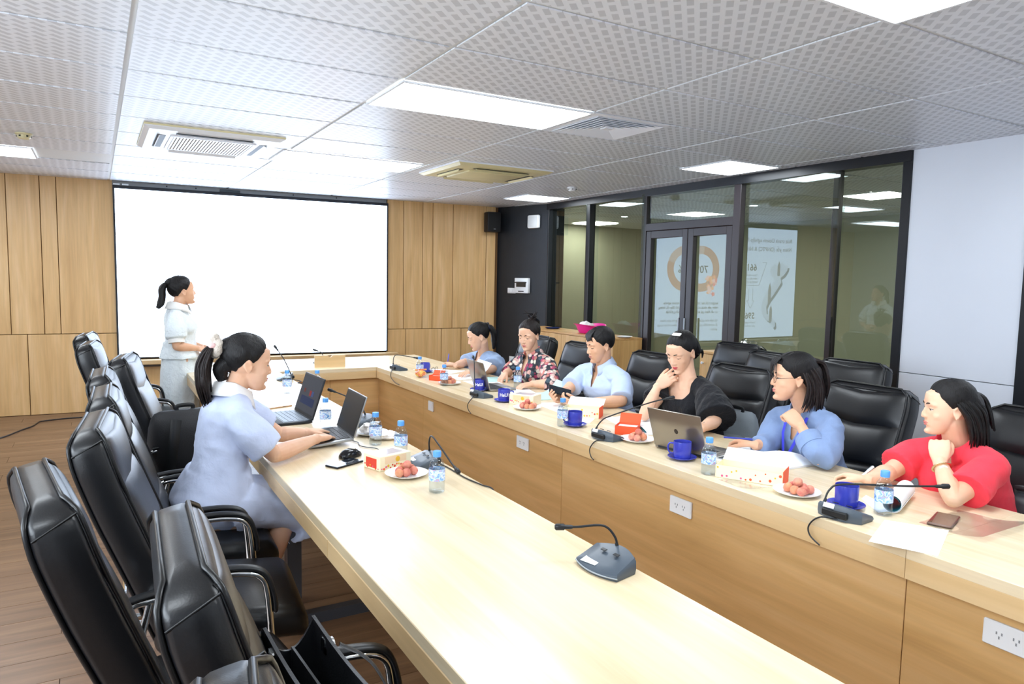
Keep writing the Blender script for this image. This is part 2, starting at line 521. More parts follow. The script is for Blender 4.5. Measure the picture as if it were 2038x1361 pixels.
xs = [.195, .75, 1.3, 2.0, 2.7, 3.285]
for a, b in zip(xs[:-1], xs[1:]): wpanel(a, b, 0, .5)

# ---- LED screen with its slide
def slide_mat(name, c): return emis(name, c+(1,), 1.0)
LS0, LS1, LZ0, LZ1 = .212, 3.268, .6, 2.462
scr = thing('led_screen', 'huge glowing white wall screen behind the standing woman', 'screen', (0, 9.05, 0), BA)
MB().box(LS0-.02, LS1+.02, -.05, .028, LZ0-.01, LZ1+.035).build('cabinet', mat('black_screen_edge', '#0c0f16', .5), scr, None)
MB().box(LS0, LS1, -.056, -.05, LZ0, LZ1).build('display', emis('screen_white', (.66, .80, 1.0, 1), SCREEN_STRENGTH), scr, None)
SWD = LS1-LS0; SHT = LZ1-LZ0
def sp(s, v, d=-.0575): return Vector((LS0+s*SWD, d, LZ1-v*SHT))
RX90 = Matrix.Rotation(math.pi/2, 4, 'X')
M_SD = slide_mat('slide_dark_text', (1.08, 1.1, 1.15))
M_SG = slide_mat('slide_grey_text', (1.5, 1.6, 1.8))
def stext(name, body, s, v, size, m=M_SD, align='LEFT', bold=0.0):
    text_obj(name, body, size, m, scr, Matrix.Translation(sp(s, v)) @ RX90, align, .0005, bold)
stext('slide_title', 'Bức tranh Doanh nghiệp Phi Tài chính', .04, .125, .098)
stext('slide_title', 'Niêm yết (DNPTC) & Những khoảng trống', .04, .205, .098)
stext('slide_number', '661', .345, .385, .16, bold=.003, align='CENTER')
stext('slide_number', '596', .345, .825, .15, bold=.003, align='CENTER')
for k, tx in enumerate(('Doanh nghiệp', 'niêm yết trên', 'HOSE & HNX')): stext('slide_caption', tx, .345, .435+.032*k, .05, M_SG, 'CENTER')
for k, tx in enumerate(('Doanh nghiệp', 'phi tài chính')): stext('slide_caption', tx, .345, .868+.032*k, .05, M_SG, 'CENTER')
for k, tx in enumerate(('Insight Cốt lõi: 70% doanh nghiệp', 'niêm yết chưa công bố đầy đủ thông', 'tin về đánh giá hệ thống KSNB.')): stext('slide_paragraph', tx, .675, .685+.038*k, .057, M_SD, bold=.0006)
for k, tx in enumerate(('Sự bất cân xứng thông tin này chính', 'là mảnh đất màu mỡ cho rủi ro và sai', 'phạm.')): stext('slide_paragraph', tx, .675, .835+.038*k, .057, M_SG, bold=.0004)
stext('slide_number', '70%', .795, .415, .17, bold=.002, align='CENTER')
rg = MB()
N = 48; CO = sp(.795, .38)
def arcring(mb, a0, a1, ri, ro, n):
    for i in range(n):
        t0 = a0+(a1-a0)*i/n; t1 = a0+(a1-a0)*(i+1)/n
        q = [(ro, t0), (ro, t1), (ri, t1), (ri, t0)]
        mb.add([CO+Vector((r*math.cos(t), -.0004, r*math.sin(t))) for r, t in q], [(0, 1, 2, 3)])
arcring(rg, math.radians(100), math.radians(380), .235, .365, 40)
rg.build('slide_ring', slide_mat('slide_brown', (3.2, 2.1, 1.75)), scr, None)
rg = MB(); arcring(rg, math.radians(20), math.radians(100), .235, .365, 16)
rg.build('slide_ring', slide_mat('slide_pale_brown', (3.6, 2.9, 2.7)), scr, None)
fl = {(5.0, 1.8, 1.8): [], (5.5, 3.0, 1.8): [], (5.5, 3.8, 3.6): []}
random.seed(3)
for ci, (hx, _) in enumerate(fl.items()):
    b = MB()
    for k in range(9):
        c = CO+Vector((-.22+random.uniform(-.09, .1), -.001-.0004*ci, -.27+random.uniform(-.14, .15)))
        rr = random.uniform(.022, .04); n = 10
        b.add([c]+[c+Vector((rr*(1+.35*math.cos(5*2*math.pi*i/n))*math.cos(2*math.pi*i/n), 0, rr*(1+.35*math.cos(5*2*math.pi*i/n))*math.sin(2*math.pi*i/n))) for i in range(n)], [(0, 1+i, 1+(i+1) % n) for i in range(n)])
    b.build('slide_flowers', slide_mat('slide_flower'+str(ci), hx), scr, None)
ln = MB()
def sline(pts, w=.007):
    for a, b in zip(pts[:-1], pts[1:]):
        A, B = sp(*a, d=-.0578), sp(*b, d=-.0578); d = (B-A).normalized(); n = Vector((-d.z, 0, d.x))*w/2
        ln.add([A+n, B+n, B-n, A-n], [(0, 1, 2, 3)])
sline([(.265, .31), (.232, .31), (.285, .52), (.405, .52), (.458, .31), (.43, .31)])
sline([(.33, .55), (.33, .66), (.318, .66), (.345, .73), (.372, .66), (.36, .66), (.36, .55)])
ln.build('slide_funnel', M_SD, scr, None)
def spoly(name, pts, m, d):
    MB().add([sp(s, v, d) for s, v in pts], [tuple(range(len(pts)))]).build(name, m, scr, None)
land = [(.06, .335), (.09, .33), (.115, .30), (.14, .335), (.17, .32), (.2, .36), (.205, .40), (.18, .44), (.16, .47), (.19, .53), (.225, .58), (.25, .65), (.262, .72), (.25, .79), (.215, .84), (.185, .86), (.16, .92), (.145, .90), (.15, .85), (.185, .81), (.215, .78), (.222, .72), (.2, .66), (.165, .60), (.135, .54), (.11, .49), (.12, .45), (.09, .42), (.07, .38)]
spoly('slide_map', [(s-.012, v+.02) for s, v in land], slide_mat('slide_map_shade', (1.25, 1.45, 1.8)), -.0573)
spoly('slide_map', land, slide_mat('slide_map_face', (3.1, 3.7, 4.6)), -.0576)
for (s, v, w, h) in ((.135, .43, .022, .14), (.2, .69, .022, .2), (.185, .86, .022, .16)):
    spoly('slide_tower', [(s-w/2, v), (s+w/2, v), (s+w/2, v-h*.7), (s, v-h), (s-w/2, v-h*.7)], M_SG, -.058)
# metal rail above the screen
rail = thing('screen_rail', 'grey metal mounting rail above the wall screen', 'rail', (0, 9.05, 0), BA)
MB().box(.19, 3.27, -.03, .028, 2.5, 2.545).build('beam', mat('grey_steel', '#7d7f80', .5, .3), rail, None)
MB().box(1.28, 1.5, -.045, .0, 2.502, 2.53).build('bracket', mat('dark_steel', '#3a4246', .5, .3), rail, None)
for s in (.72, 1.02, 2.1, 2.62): MB().box(s, s+.014, -.034, -.03, 2.515, 2.529).build('bolt', M_DARK, rail, None)
for s in (.2, .285): MB().box(s, s+.062, -.034, -.03, 2.503, 2.519).build('sticker', M_PLASTIC, rail, None)
MB().box(.19, 3.285, -.028, .03, 2.545, 2.62).build('beam_upper', mat('dark_steel'), rail, None)

ledge = MB().rbox(.15, 3.4, -.17, -.009, .525, .575, .004, 1).build('ledge', wood('oak_ledge', '#dcc096', '#cfae80', '#bd9868', 'x', .3), smooth=None)
ledge.location = (0, 9.05, 0); ledge.rotation_euler[2] = BA
tag(ledge, 'long wooden ledge below the glowing wall screen', 'ledge')
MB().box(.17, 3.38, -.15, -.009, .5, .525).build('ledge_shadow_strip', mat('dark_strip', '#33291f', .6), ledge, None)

# speaker on the back wall
sk = thing('wall_speaker', 'black box loudspeaker mounted high in the far right corner', 'loudspeaker', bw(4.745, .0, 2.195), BA)
MB().rbox(-.1, .1, -.17, -.03, 0, .27, .014).build('cabinet', mat('black_speaker_plastic', '#15171a', .5), sk)
MB().rbox(-.088, .088, -.178, -.168, .015, .255, .006).build('grille', mat('black_speaker_mesh', '#0f1012', .7, bump=.5, bscale=900), sk)
MB().box(-.03, .03, -.04, .01, .08, .19).build('bracket', M_DARK, sk, None)
MB().box(-.015, .015, -.18, -.178, .035, .045).build('badge', mat('grey_badge', '#7f8488', .4), sk, None)

# ---- right wall: black stretch, glass partition, white stretch
w = MB().prism([(4.88, 8.75), (5.14, 7.88), (5.4, 7.88), (5.4, 9.5), (4.88, 9.5)], 0, 2.62).build('wall_right', M_BLACKWALL, smooth=None); w['kind'] = 'structure'
w2 = MB().box(RX+.02, RX+.14, -2.6, 3.07, 0, 2.62).build('wall_right_front', mat('panel_gap_grey', '#4a4e55', .6), smooth=None); w2['kind'] = 'structure'
M_WP = mat('white_wall_panel', '#dadfe9', .35, var=.015, vscale=2)
for y0, y1 in ((2.29, 3.065), (-.2, 2.2), (-2.6, -.2)):
    for z0, z1 in ((0, .925), (.93, 2.62)):
        MB().rbox(RX, RX+.02, y0, y1, z0, z1, .002, 1).build('white_panel', M_WP, w2, None)
MB().box(RX-.01, RX+.03, 2.2, 2.29, 0, 2.62).build('black_strip', M_FRAMEBLK, w2, None)

fr = MB()
part = thing('window_1', '', '', (0, 0, 0)); del part['label'], part['category']
bpy.data.objects.remove(part, do_unlink=True)
part = MB().box(RX-.02, RX+.1, 3.07, 7.9, 2.47, 2.62).build('window_1', M_FRAMEBLK, smooth=None); part['kind'] = 'structure'
M_GLASS = None
def facing_mix(t, base, gain):
    """reflectance base + gain*(1-cos)^5, the same from both sides"""
    lw = t.nodes.new('ShaderNodeLayerWeight'); lw.inputs['Blend'].default_value = .5
    pw = t.nodes.new('ShaderNodeMath'); pw.operation = 'POWER'; pw.inputs[1].default_value = 5
    ma = t.nodes.new('ShaderNodeMath'); ma.operation = 'MULTIPLY_ADD'; ma.inputs[1].default_value = gain; ma.inputs[2].default_value = base
    t.links.new(lw.outputs['Facing'], pw.inputs[0]); t.links.new(pw.outputs[0], ma.inputs[0])
    return ma.outputs[0]
def glass_mat():
    m = bpy.data.materials.new('tinted_glass'); m.use_nodes = True; t = m.node_tree
    t.nodes.clear()
    out = t.nodes.new('ShaderNodeOutputMaterial'); mix = t.nodes.new('ShaderNodeMixShader')
    tr = t.nodes.new('ShaderNodeBsdfTransparent'); gl = t.nodes.new('ShaderNodeBsdfGlossy')
    tr.inputs[0].default_value = (.84, .88, .84, 1); gl.inputs['Roughness'].default_value = 0.0
    gl.inputs[0].default_value = (.9, .95, 1, 1)
    t.links.new(facing_mix(t, .045, .7), mix.inputs[0])
    t.links.new(tr.outputs[0], mix.inputs[1]); t.links.new(gl.outputs[0], mix.inputs[2]); t.links.new(mix.outputs[0], out.inputs[0])
    return m
M_GLASS = glass_mat()
def vbar(y0, y1, z0, z1, d=.06, m=M_FRAME, name='mullion', x=RX, par=None):
    return MB().rbox(x-.01, x+d, y0, y1, z0, z1, .004, 1).build(name, m, par or part, None)
vbar(3.065, 3.135, 0, 2.62, .11, M_FRAMEBLK)
vbar(7.86, 7.9, 0, 2.5, .08, M_FRAMEBLK)
vbar(6.965, 7.04, 0, 2.5, .08, M_FRAMEBLK)
vbar(5.945, 6.02, 0, 2.5)
vbar(4.65, 4.735, 0, 2.5)
vbar(3.65, 3.70, 0, 2.5)
vbar(3.135, 7.86, 0, .09, .06, name='sill')
vbar(4.73, 5.95, 2.10, 2.18, name='transom')
TILT = math.radians(-.25)
def pane(yc, half, z0, z1, th, parent=None, name='glass_pane'):
    o = MB().box(-.0005, .0005, -half, half, z0, z1).build(name, M_GLASS, parent or part, None)
    o.location = (RX+.028, yc, 0); o.rotation_euler = (0, TILT, math.radians(th))
    return o
pane(3.385, .275, .09, 2.5, -1.0)
pane(4.165, .53, .09, 2.5, -3.5)
pane(6.48, .51, .09, 2.5, -4.6)
pane(7.45, .43, .09, 2.5, -4.6)
pane(5.34, .62, 2.18, 2.5, 0)
def leaf(y0, y1, th, name):
    d = MB().rbox(RX-.005, RX+.05, y0+.002, y0+.075, .0, 2.098, .004, 1).build(name, M_FRAME, smooth=None); d['kind'] = 'structure'
    vbar(y1-.075, y1-.002, 0, 2.098, .05, name='stile', x=RX+.005, par=d)
    vbar(y0+.075, y1-.075, 2.02, 2.098, .05, name='top_rail', x=RX+.005, par=d)
    vbar(y0+.075, y1-.075, 0, .14, .05, name='bottom_rail', x=RX+.005, par=d)
    pane((y0+y1)/2, (y1-y0)/2-.035, .14, 2.02, th, d)
    return d
d1 = leaf(4.735, 5.315, -5.2, 'door_1')
d2 = leaf(5.32, 5.94, -4.1, 'door_2')
for d, y in ((d1, 5.272), (d2, 5.357)):
    MB().tube([(RX-.045, y, .85), (RX-.045, y, 1.2)], .011, 10).build('door_handle', mat('brushed_steel', '#9aa0a6', .3, 1.0), d)

# corridor beyond the glass
M_COR = mat('corridor_olive_wall', '#a2a48f', .6, var=.03, vscale=1)
cw = MB().box(9.5, 9.65, 1.0, 11.2, 0, 2.62).build('wall_corridor', M_COR, smooth=None); cw['kind'] = 'structure'
cw = MB().box(RX+.2, 9.6, 10.6, 10.75, 0, 2.62).build('wall_corridor_end', M_COR, smooth=None); cw['kind'] = 'structure'
cw = MB().box(RX+.2, 9.6, 1.0, 1.15, 0, 2.62).build('wall_corridor_near', M_COR, smooth=None); cw['kind'] = 'structure'
cf = MB().box(RX+.12, 9.6, 1.0, 10.7, -.004, .003).build('floor_corridor', mat('corridor_floor', '#8a887e', .4), smooth=None); cf['kind'] = 'structure'
# unseen walls of the room
for nm, b in (('wall_left', (-2.75, -2.65, -2.6, 9.4)), ('wall_rear', (-2.75, 5.3, -2.7, -2.6))):
    o = MB().box(*b, 0, 2.62).build(nm, M_WALLW, smooth=None); o['kind'] = 'structure'

# black wall fittings
bx = thing('wall_box', 'white square plastic box high on the black wall', 'wall box', (5.076, 8.095, 2.237), .29)
MB().rbox(-.05, 0, -.1, .1, 0, .175, .02).build('cover', M_PLASTIC, bx)
MB().rbox(-.055, -.045, -.08, .08, .02, .155, .004).build('front_plate', mat('pale_grey_plastic', '#cfd3d6', .4), bx)
bk = thing('breaker_box', 'white breaker box with dark flap on the black wall', 'breaker box', (5.023, 8.271, 1.37), .29)
MB().rbox(-.05, 0, -.123, .123, 0, .205, .008).build('cover', M_PLASTIC, bk)
MB().box(-.056, -.05, -.085, .085, .085, .155).build('window', mat('smoked_plastic', '#3a3733', .2), bk, None)
MB().rbox(-.1, -.05, -.10, .09, .138, .152, .003, 1).build('flap', mat('smoked_plastic'), bk, None)
MB().box(-.052, -.05, -.05, .05, .018, .032).build('badge', M_DARK, bk, None)
sw = thing('light_switch', 'white switch plate on the black wall, left of the breaker box', 'switch', (4.962, 8.474, 1.362), .29)
MB().rbox(-.012, 0, -.075, .075, 0, .075, .005).build('plate', M_PLASTIC, sw)
for k in range(3): MB().rbox(-.018, -.01, -.066+.046*k, -.026+.046*k, .014, .061, .003, 1).build('rocker', M_WHITE, sw, None)
so = thing('wall_socket', 'white socket low on the black wall', 'socket', (4.978, 8.422, .40), .29)
MB().rbox(-.012, 0, -.075, .075, 0, .09, .005).build('plate', M_PLASTIC, so)
for k in (-1, 1): MB().rbox(-.015, -.01, k*.034-.024, k*.034+.024, .02, .07, .003, 1).build('outlet', M_WHITE, so, None)

# window bars added on the unseen left wall, only to frame the fill lamp
wn = MB().box(-2.66, -2.63, -1.05, 3.45, .75, .80).build('added_window', M_FRAMEBLK, smooth=None); wn['kind'] = 'structure'
for b in ((-2.66, -2.63, -1.05, 3.45, 2.30, 2.35), (-2.66, -2.63, -1.05, -1.0, .8, 2.3), (-2.66, -2.63, 3.40, 3.45, .8, 2.3), (-2.66, -2.63, .42, .47, .8, 2.3), (-2.66, -2.63, 1.93, 1.98, .8, 2.3)):
    MB().box(*b).build('added_window_bar', M_FRAMEBLK, wn, None)
# ================================================================ FURNITURE
M_TOP = wood('light_oak_table_top', '#efdfc0', '#e8d5b3', '#dcc59f', 'y', .26, .8, contrast=.35, bump=.015)
M_TOPX = wood('light_oak_table_top_cross', '#efdfc0', '#e8d5b3', '#dcc59f', 'x', .26, .8, contrast=.35, bump=.015)
M_FAS = wood('oak_table_fascia', '#e3c597', '#dcbb8a', '#cfac7a', 'y', .35, .7, contrast=.3, bump=.015)
M_FASX = wood('oak_table_fascia_cross', '#e3c597', '#dcbb8a', '#cfac7a', 'x', .35, .7, contrast=.3, bump=.015)
M_PAN = wood('oak_modesty_panel', '#e3bd88', '#dab076', '#c69c62', 'y', .4, .6, contrast=.5)
M_PANX = wood('oak_modesty_panel_cross', '#e3bd88', '#dab076', '#c69c62', 'x', .4, .6, contrast=.5)
M_STEEL = mat('dark_grey_steel', '#4a4c52', .4, .4)
TZ = .75
tb = thing('conference_table', 'large U-shaped light oak conference table filling the room', 'table', (0, 0, 0))
def tp(name, b, m, r=.003): return MB().rbox(*b, r, 1).build(name, m, tb, None)
for y0, y1 in ((.25, 1.223), (1.2242, 3.17), (3.171, 5.1), (5.101, 6.9)):
    tp('tabletop', (2.16, 2.87, y0, y1, TZ-.035, TZ), M_TOP, .001)
    tp('fascia', (2.16, 2.185, y0, y1, TZ-.1, TZ-.035), M_FAS, .001)
    tp('fascia', (2.845, 2.87, y0, y1, TZ-.1, TZ-.035), M_FAS)
for y0, y1 in ((.25, 1.237), (1.24, 3.17), (3.173, 5.103), (5.106, 6.12)):
    tp('front_panel', (2.2, 2.22, y0, y1, .0, TZ-.1), M_PAN, .0015)
tp('tabletop', (.62, 1.30, .25, 6.07, TZ-.035, TZ), M_TOP, .002)
for y0, y1 in ((.25, 2.2), (2.2008, 4.15), (4.1508, 6.07)):
    tp('fascia', (.62, .645, y0, y1, TZ-.1, TZ-.035), M_FAS)
    tp('fascia', (1.275, 1.30, y0, y1, TZ-.1, TZ-.035), M_FAS)
    tp('front_panel', (1.235, 1.255, y0, y1, 0, TZ-.1), M_PAN)
tp('tabletop', (.62, 2.159, 6.071, 6.9, TZ-.035, TZ), M_TOPX)
tp('fascia', (.645, 2.159, 6.071, 6.095, TZ-.1, TZ-.035), M_FASX)
tp('fascia', (.62, .645, 6.071, 6.9, TZ-.1, TZ-.035), M_FAS)
tp('fascia', (.645, 2.87, 6.875, 6.9, TZ-.1, TZ-.035), M_FASX)
for x0, x1 in ((1.256, 1.75), (1.752, 2.2)): tp('front_panel', (x0, x1, 6.12, 6.14, 0, TZ-.1), M_PANX)
tp('side_panel', (.72, .74, 6.2, 6.8, 0, TZ-.1), M_PAN)
for y in (1.0, 3.1, 5.2):
    f = MB(); f.box(.69, .75, y-.03, y+.03, 0, TZ-.1); f.build('leg', M_STEEL, tb, None)
    MB().box(.75, 1.23, y-.025, y+.025, .0, .05).build('foot_beam', M_STEEL, tb, None)
    MB().box(.75, 1.23, y-.025, y+.025, TZ-.15, TZ-.1).build('top_beam', M_STEEL, tb, None)
for y in (1.0, 3.2, 5.1, 6.7):
    MB().box(2.74, 2.8, y-.03, y+.03, 0, TZ-.1).build('leg', M_STEEL, tb, None)
# power sockets let into the front panel
for y, single in ((4.943, True), (3.583, False), (2.241, False), (.938, False)):
    w = .042 if single else .066; hh = .037
    o = MB().rbox(2.188, 2.2, y-w, y+w, .577-hh, .577+hh, .003, 1).build('power_socket', M_PLASTIC, tb, None)
    if not single:
        for k in (-1, 1):
            for a, b in ((-.007, .006), (.007, .006), (0, -.006)):
                MB().box(2.1872, 2.1882, y+k*.022+a-.0018, y+k*.022+a+.0018, .577+b-.004, .577+b+.004).build('socket_slot', mat('socket_slot_grey', '#8d9196', .5), o, None)
    else:
        MB().rbox(2.185, 2.19, y-.03, y+.03, .555, .6, .002, 1).build('rocker', M_WHITE, o, None)

# ---- leather armchairs
def leather():
    m = mat('black_leather', '#0f1013', .34, spec=.55)
    t = NT(m); v = t.coords()
    x = t.new('ShaderNodeTexVoronoi'); x.inputs['Scale'].default_value = 260; t.link(v, x.inputs['Vector'])
    n = t.noise(v, 9, 3)
    ad = t.new('ShaderNodeMath', operation='MULTIPLY_ADD'); ad.inputs[1].default_value = .12
    t.link(x.outputs['Distance'], ad.inputs[0]); t.link(n, ad.inputs[2])
    t.bump(ad.outputs[0], .10, .008)
    return m
M_LEA = leather()
M_PIPE = mat('black_piping', '#0d0e10', .35)
M_CHR = mat('chrome', '#dfe3e6', .07, 1.0)
M_PAD = mat('black_arm_pad', '#1b1d20', .38)
def sup(n, e):
    out = []
    for k in range(n):
        a = 2*math.pi*k/n; c, s_ = math.cos(a), math.sin(a)
        out.append((math.copysign(abs(c)**(2/e), c), math.copysign(abs(s_)**(2/e), s_)))
    return out
SE = sup(32, 7)
def make_chair(H, label, pads):
    t = thing('office_armchair', label, 'chair')
    zt = H
    e = (zt-.42)/.66
    P = [(-.100, .42), (-.125, .42+.10*e), (-.180, .42+.26*e), (-.245, .42+.43*e), (-.293, .42+.57*e), (-.315, zt)]
    curve = bez([(x, 0, z) for x, z in P], 5); n = len(curve)
    def fr(i):
        d = (curve[min(i+1, n-1)]-curve[max(i-1, 0)]).normalized()
        return d, Vector((d.z, 0, -d.x))   # tangent, front normal
    def wt(s): return np.interp(s, [0, .15, .45, .8, .93, 1], [.205, .235, .25, .246, .238, .224])
    def tt(s): return np.interp(s, [0, .2, .6, .85, .95, 1], [.042, .05, .054, .053, .049, .041])
    rings = []; fl = []; rl = []
    for i, p in enumerate(curve):
        s = i/(n-1); d, f = fr(i); w, th = wt(s), tt(s)
        if i == n-1: w *= .93
        rings.append([p+Vector((0, w*a, 0))+f*(th*b) for a, b in SE])
        for sg in (1, -1):
            (fl if sg > 0 else rl)
    d, f = fr(n-1); p = curve[-1]
    rings.append([p+d*.012+Vector((0, wt(1)*.86*a, 0))+f*(tt(1)*.7*b) for a, b in SE])
    rings.append([p+d*.017+Vector((0, wt(1)*.6*a, 0))+f*(tt(1)*.3*b) for a, b in SE])
    MB().loft(rings).build('backrest', M_LEA, t, 70)
    for sgn in (1, -1):           # piping, front and rear edge
        path = []
        for i, p in enumerate(curve): 
            s = i/(n-1); d, f = fr(i); path.append(p+Vector((0, wt(s)*.93*(.95 if i == n-1 else 1), 0))+f*(sgn*tt(s)*.97))
        d, f = fr(n-1)
        top = [curve[-1]+d*.013+Vector((0, wt(1)*q, 0))+f*(sgn*tt(1)*.75) for q in (.8, .4, 0, -.4, -.8)]
        full = path+top+[Vector((q.x, -q.y, q.z)) for q in reversed(path)]
        MB().tube(full, .0055, 6).build('piping', M_PIPE, t, 80)
    # short seams over the upper corners, where the side strip meets the top strip
    si = .925*(n-1); i0 = int(si); d, f = fr(i0); p0 = curve[i0].lerp(curve[i0+1], si-i0)
    for sg in (1, -1):
        MB().tube([p0+Vector((0, sg*(wt(.925)*.995), 0))+f*(tt(.925)*.85*q)+d*(.014*q) for q in (-1, -.5, 0, .5, 1)], .0026, 5).build('seam', M_PIPE, t, 80)
    for a0, a1, bulge in pads:
        rr = []; m = 12
        for k in range(m+1):
            q = k/m; s = a0+(a1-a0)*q; x = s*(n-1); i = min(int(x), n-2); p = curve[i].lerp(curve[i+1], x-i); d, f = fr(i)
            env = max(.02, math.sin(math.pi*min(max(q, .0), 1.0)))**.22
            w = wt(s)*.955; th = bulge*env
            ring = []
            for a, b in SE:
                vv = .010*(1-abs(a))*(1 if q < .5 else 1)   # slight V of the stitched seams
                ring.append(p+Vector((0, w*a*(.985+.015*env), 0))+f*(tt(s)*.80+th*(b*.5+.5)*(1-.75*abs(a)**5))-d*vv*2.0)
            rr.append(ring)
        MB().loft(rr).build('back_cushion', M_LEA, t, 60)
    # seat
    bm = bmesh.new(); bmesh.ops.create_cube(bm, size=1)
    for v in bm.verts: v.co = Vector((.075+v.co.x*.46, v.co.y*.5, .445+v.co.z*.105))
    bmesh.ops.bevel(bm, geom=bm.edges[:], offset=.045, segments=4, profile=.5, affect='EDGES')
    bmesh.ops.subdivide_edges(bm, edges=bm.edges[:], cuts=1, use_grid_fill=True)
    for v in bm.verts:
        q = (1-((v.co.x-.075)/.25)**2)*(1-(v.co.y/.27)**2)
        if v.co.z > .45: v.co.z += .018*max(0, q)
        if v.co.x > .18: v.co.z -= .6*(v.co.x-.18)**2*4
    bm.verts.index_update(); sb = MB().add([v.co.copy() for v in bm.verts], [[v.index for v in f.verts] for f in bm.faces]); bm.free()
    sb.build('seat', M_LEA, t, 70)
    lp = [Vector((.075+.223*a, .243*b, .462-(.6*4*max(0, .075+.223*a-.18)**2))) for a, b in sup(36, 6)]
    MB().tube(lp, .005, 6, loop=True).build('seat_piping', M_PIPE, t, 80)
    MB().rbox(-.12, .25, -.21, .21, .375, .4, .01).build('seat_pan', M_PAD, t)
    for sg in (-1, 1):
        y = sg*.272
        path = bez([(-.165, sg*.235, .56), (-.155, y, .59), (-.095, y, .634), (-.02, y, .640), (.085, y, .640), (.15, y, .618), (.172, y, .545), (.185, y, .3), (.20, y, .06), (.17, y, .014), (.06, y, .0125), (-.24, y, .0125)], 5)
        MB().tube(path, .0115, 10).build('arm_frame', M_CHR, t, 80)
        pp = bez([(-.10, y, .651), (-.03, y, .659), (.085, y, .659), (.158, y, .634), (.188, y, .56), (.193, y, .5)], 5)
        MB().tube(pp, [(.018, .0085)]*(len(pp)-1)+[(.014, .006)], 10).build('armrest_pad', M_PAD, t, 80)
        MB().tube([(-.045, y, .632), (-.065, y-sg*.002, .56), (-.08, y-sg*.004, .49)], .0105, 10, round_caps=True).build('brace', M_CHR, t, 80)
        MB().rbox(-.235, -.21, y-.02, y+.02, 0, .012, .004, 1).build('foot', M_PAD, t)
        MB().rbox(.09, .12, y-.02, y+.02, 0, .008, .003, 1).build('foot', M_PAD, t)
    MB().tube([(-.24, -.272, .0125), (-.24, .272, .0125)], .0115, 10).build('crossbar', M_CHR, t, 80)
    MB().tube([(.18, -.272, .385), (.18, .272, .385)], .0115, 10).build('crossbar', M_CHR, t, 80)
    return t
G_L = 'black leather chairs along the left of the table'
G_R = 'black leather chairs of the people on the right'
G_B = 'spare black leather chairs by the glass wall'
PADS_L = [(.02, .2, .026), (.2, .4, .026), (.4, .7, .026), (.7, .985, .024)]
PADS_R = [(.02, .2, .032), (.2, .42, .034), (.42, .66, .034), (.66, .985, .034)]
ch = make_chair(1.08, 'left row black leather chair nearest the camera, only its top showing', PADS_L)
ch['group'] = G_L; ch.location = (.41, .635, 0); ch.rotation_euler[2] = math.radians(-8)
LEFT = [(.43, 1.34, -2, 'left row black leather chair holding the open black handbag'),
        (.19, 1.90, 8, 'large black leather chair at the left edge, in front of the open floor'),
        (.295, 2.52, -5, 'empty black leather chair just in front of the typing woman'),
        (.325, 3.14, -2, 'black leather chair the typing woman sits on'),
        (.32, 3.76, -2, 'empty black leather chair just beyond the typing woman'),
        (.43, 4.39, -9, 'black leather chair with a black backpack on its seat'),
        (.26, 5.30, -6, 'black leather chair second from the far end of the left row'),
        (.235, 6.05, -7, 'farthest black leather chair of the left row, beside the standing woman')]
for x, y, r, l in LEFT: dup(ch, (x, y, 0), math.radians(r), l)
chr_ = make_chair(1.04, 'black leather chair behind the woman in the red polo', PADS_R)
chr_['group'] = G_R; chr_.location = (3.10, 1.36, 0); chr_.rotation_euler[2] = math.pi
for x, y, r, l in ((3.10, 2.18, 178, 'black leather chair behind the woman with glasses in blue'),
                   (3.10, 2.98, 180, 'black leather chair right of the woman in the black blouse'),
                   (3.13, 3.80, 180, 'black leather chair between the man and the woman in black'),
                   (3.10, 4.60, 182, 'black leather chair between the floral shirt woman and the man'),
                   (3.14, 5.38, 180, 'black leather chair behind the floral shirt woman, mostly hidden')):
    dup(chr_, (x, y, 0), math.radians(r), l)
b = dup(chr_, (4.38, 4.16, 0), math.radians(180), 'spare black leather chair at the left of the three by the glass', G_B)
for x, y, r, l in ((3.99, 3.5, 176, 'spare black leather chair right behind the woman with glasses'),
                   (4.08, 2.90, 182, 'spare black leather chair at the right, against the dark post')):
    dup(chr_, (x, y, 0), math.radians(r), l, G_B)

# ---- low cabinets in front of the glass
M_CAB = wood('oak_cabinet_front', '#e0b67e', '#d6a96c', '#c4955a', 'z', .4, .9, contrast=.5)
M_CABT = wood('oak_cabinet_top', '#dcb27a', '#cf9f63', '#bd8c50', 'y', .35, .9, contrast=.45)
def credenza(x0, x1, y0, y1, z, nd, label):
    t = thing('credenza', label, 'cabinet', ((x0+x1)/2, (y0+y1)/2, 0))
    w, d = (x1-x0)/2, (y1-y0)/2
    MB().box(-w+.018, w, -d+.0, d, .06, z-.022).build('body', M_CAB, t, None)
    MB().rbox(-w-.004, w, -d-.004, d+.004, z-.022, z, .002, 1).build('top', M_CABT, t, None)
    MB().box(-w+.03, w-.02, -d+.02, d-.02, 0, .06).build('plinth', M_DARK, t, None)
    MB().box(-w-.002, -w+.02, -d-.003, -d+.018, .06, z-.022).build('side_edge', M_CAB, t, None)
    L = 2*d/nd
    for k in range(nd):
        dd = MB().rbox(-w, -w+.018, -d+k*L+.0025, -d+(k+1)*L-.0025, .065, z-.027, .0015, 1).build('door', M_CAB, t, None)
        ky = (-d+(k+1)*L-.05) if k % 2 == 0 else (-d+k*L+.05)
        MB().lathe([(.006, 0), (.006, .012), (.012, .018), (.012, .026), (0, .03)], 12, M=Matrix.Translation((-w, ky, z-.11)) @ Matrix.Rotation(-math.pi/2, 4, 'Y')).build('knob', M_PLASTIC, dd)
    return t
credenza(4.72, 5.12, 5.92, 7.86, .95, 4, 'long oak cabinet under the glass holding the pink basin')
credenza(4.86, 5.12, 3.2, 4.80, .93, 3, 'low oak cabinet behind the spare chairs by the glass')
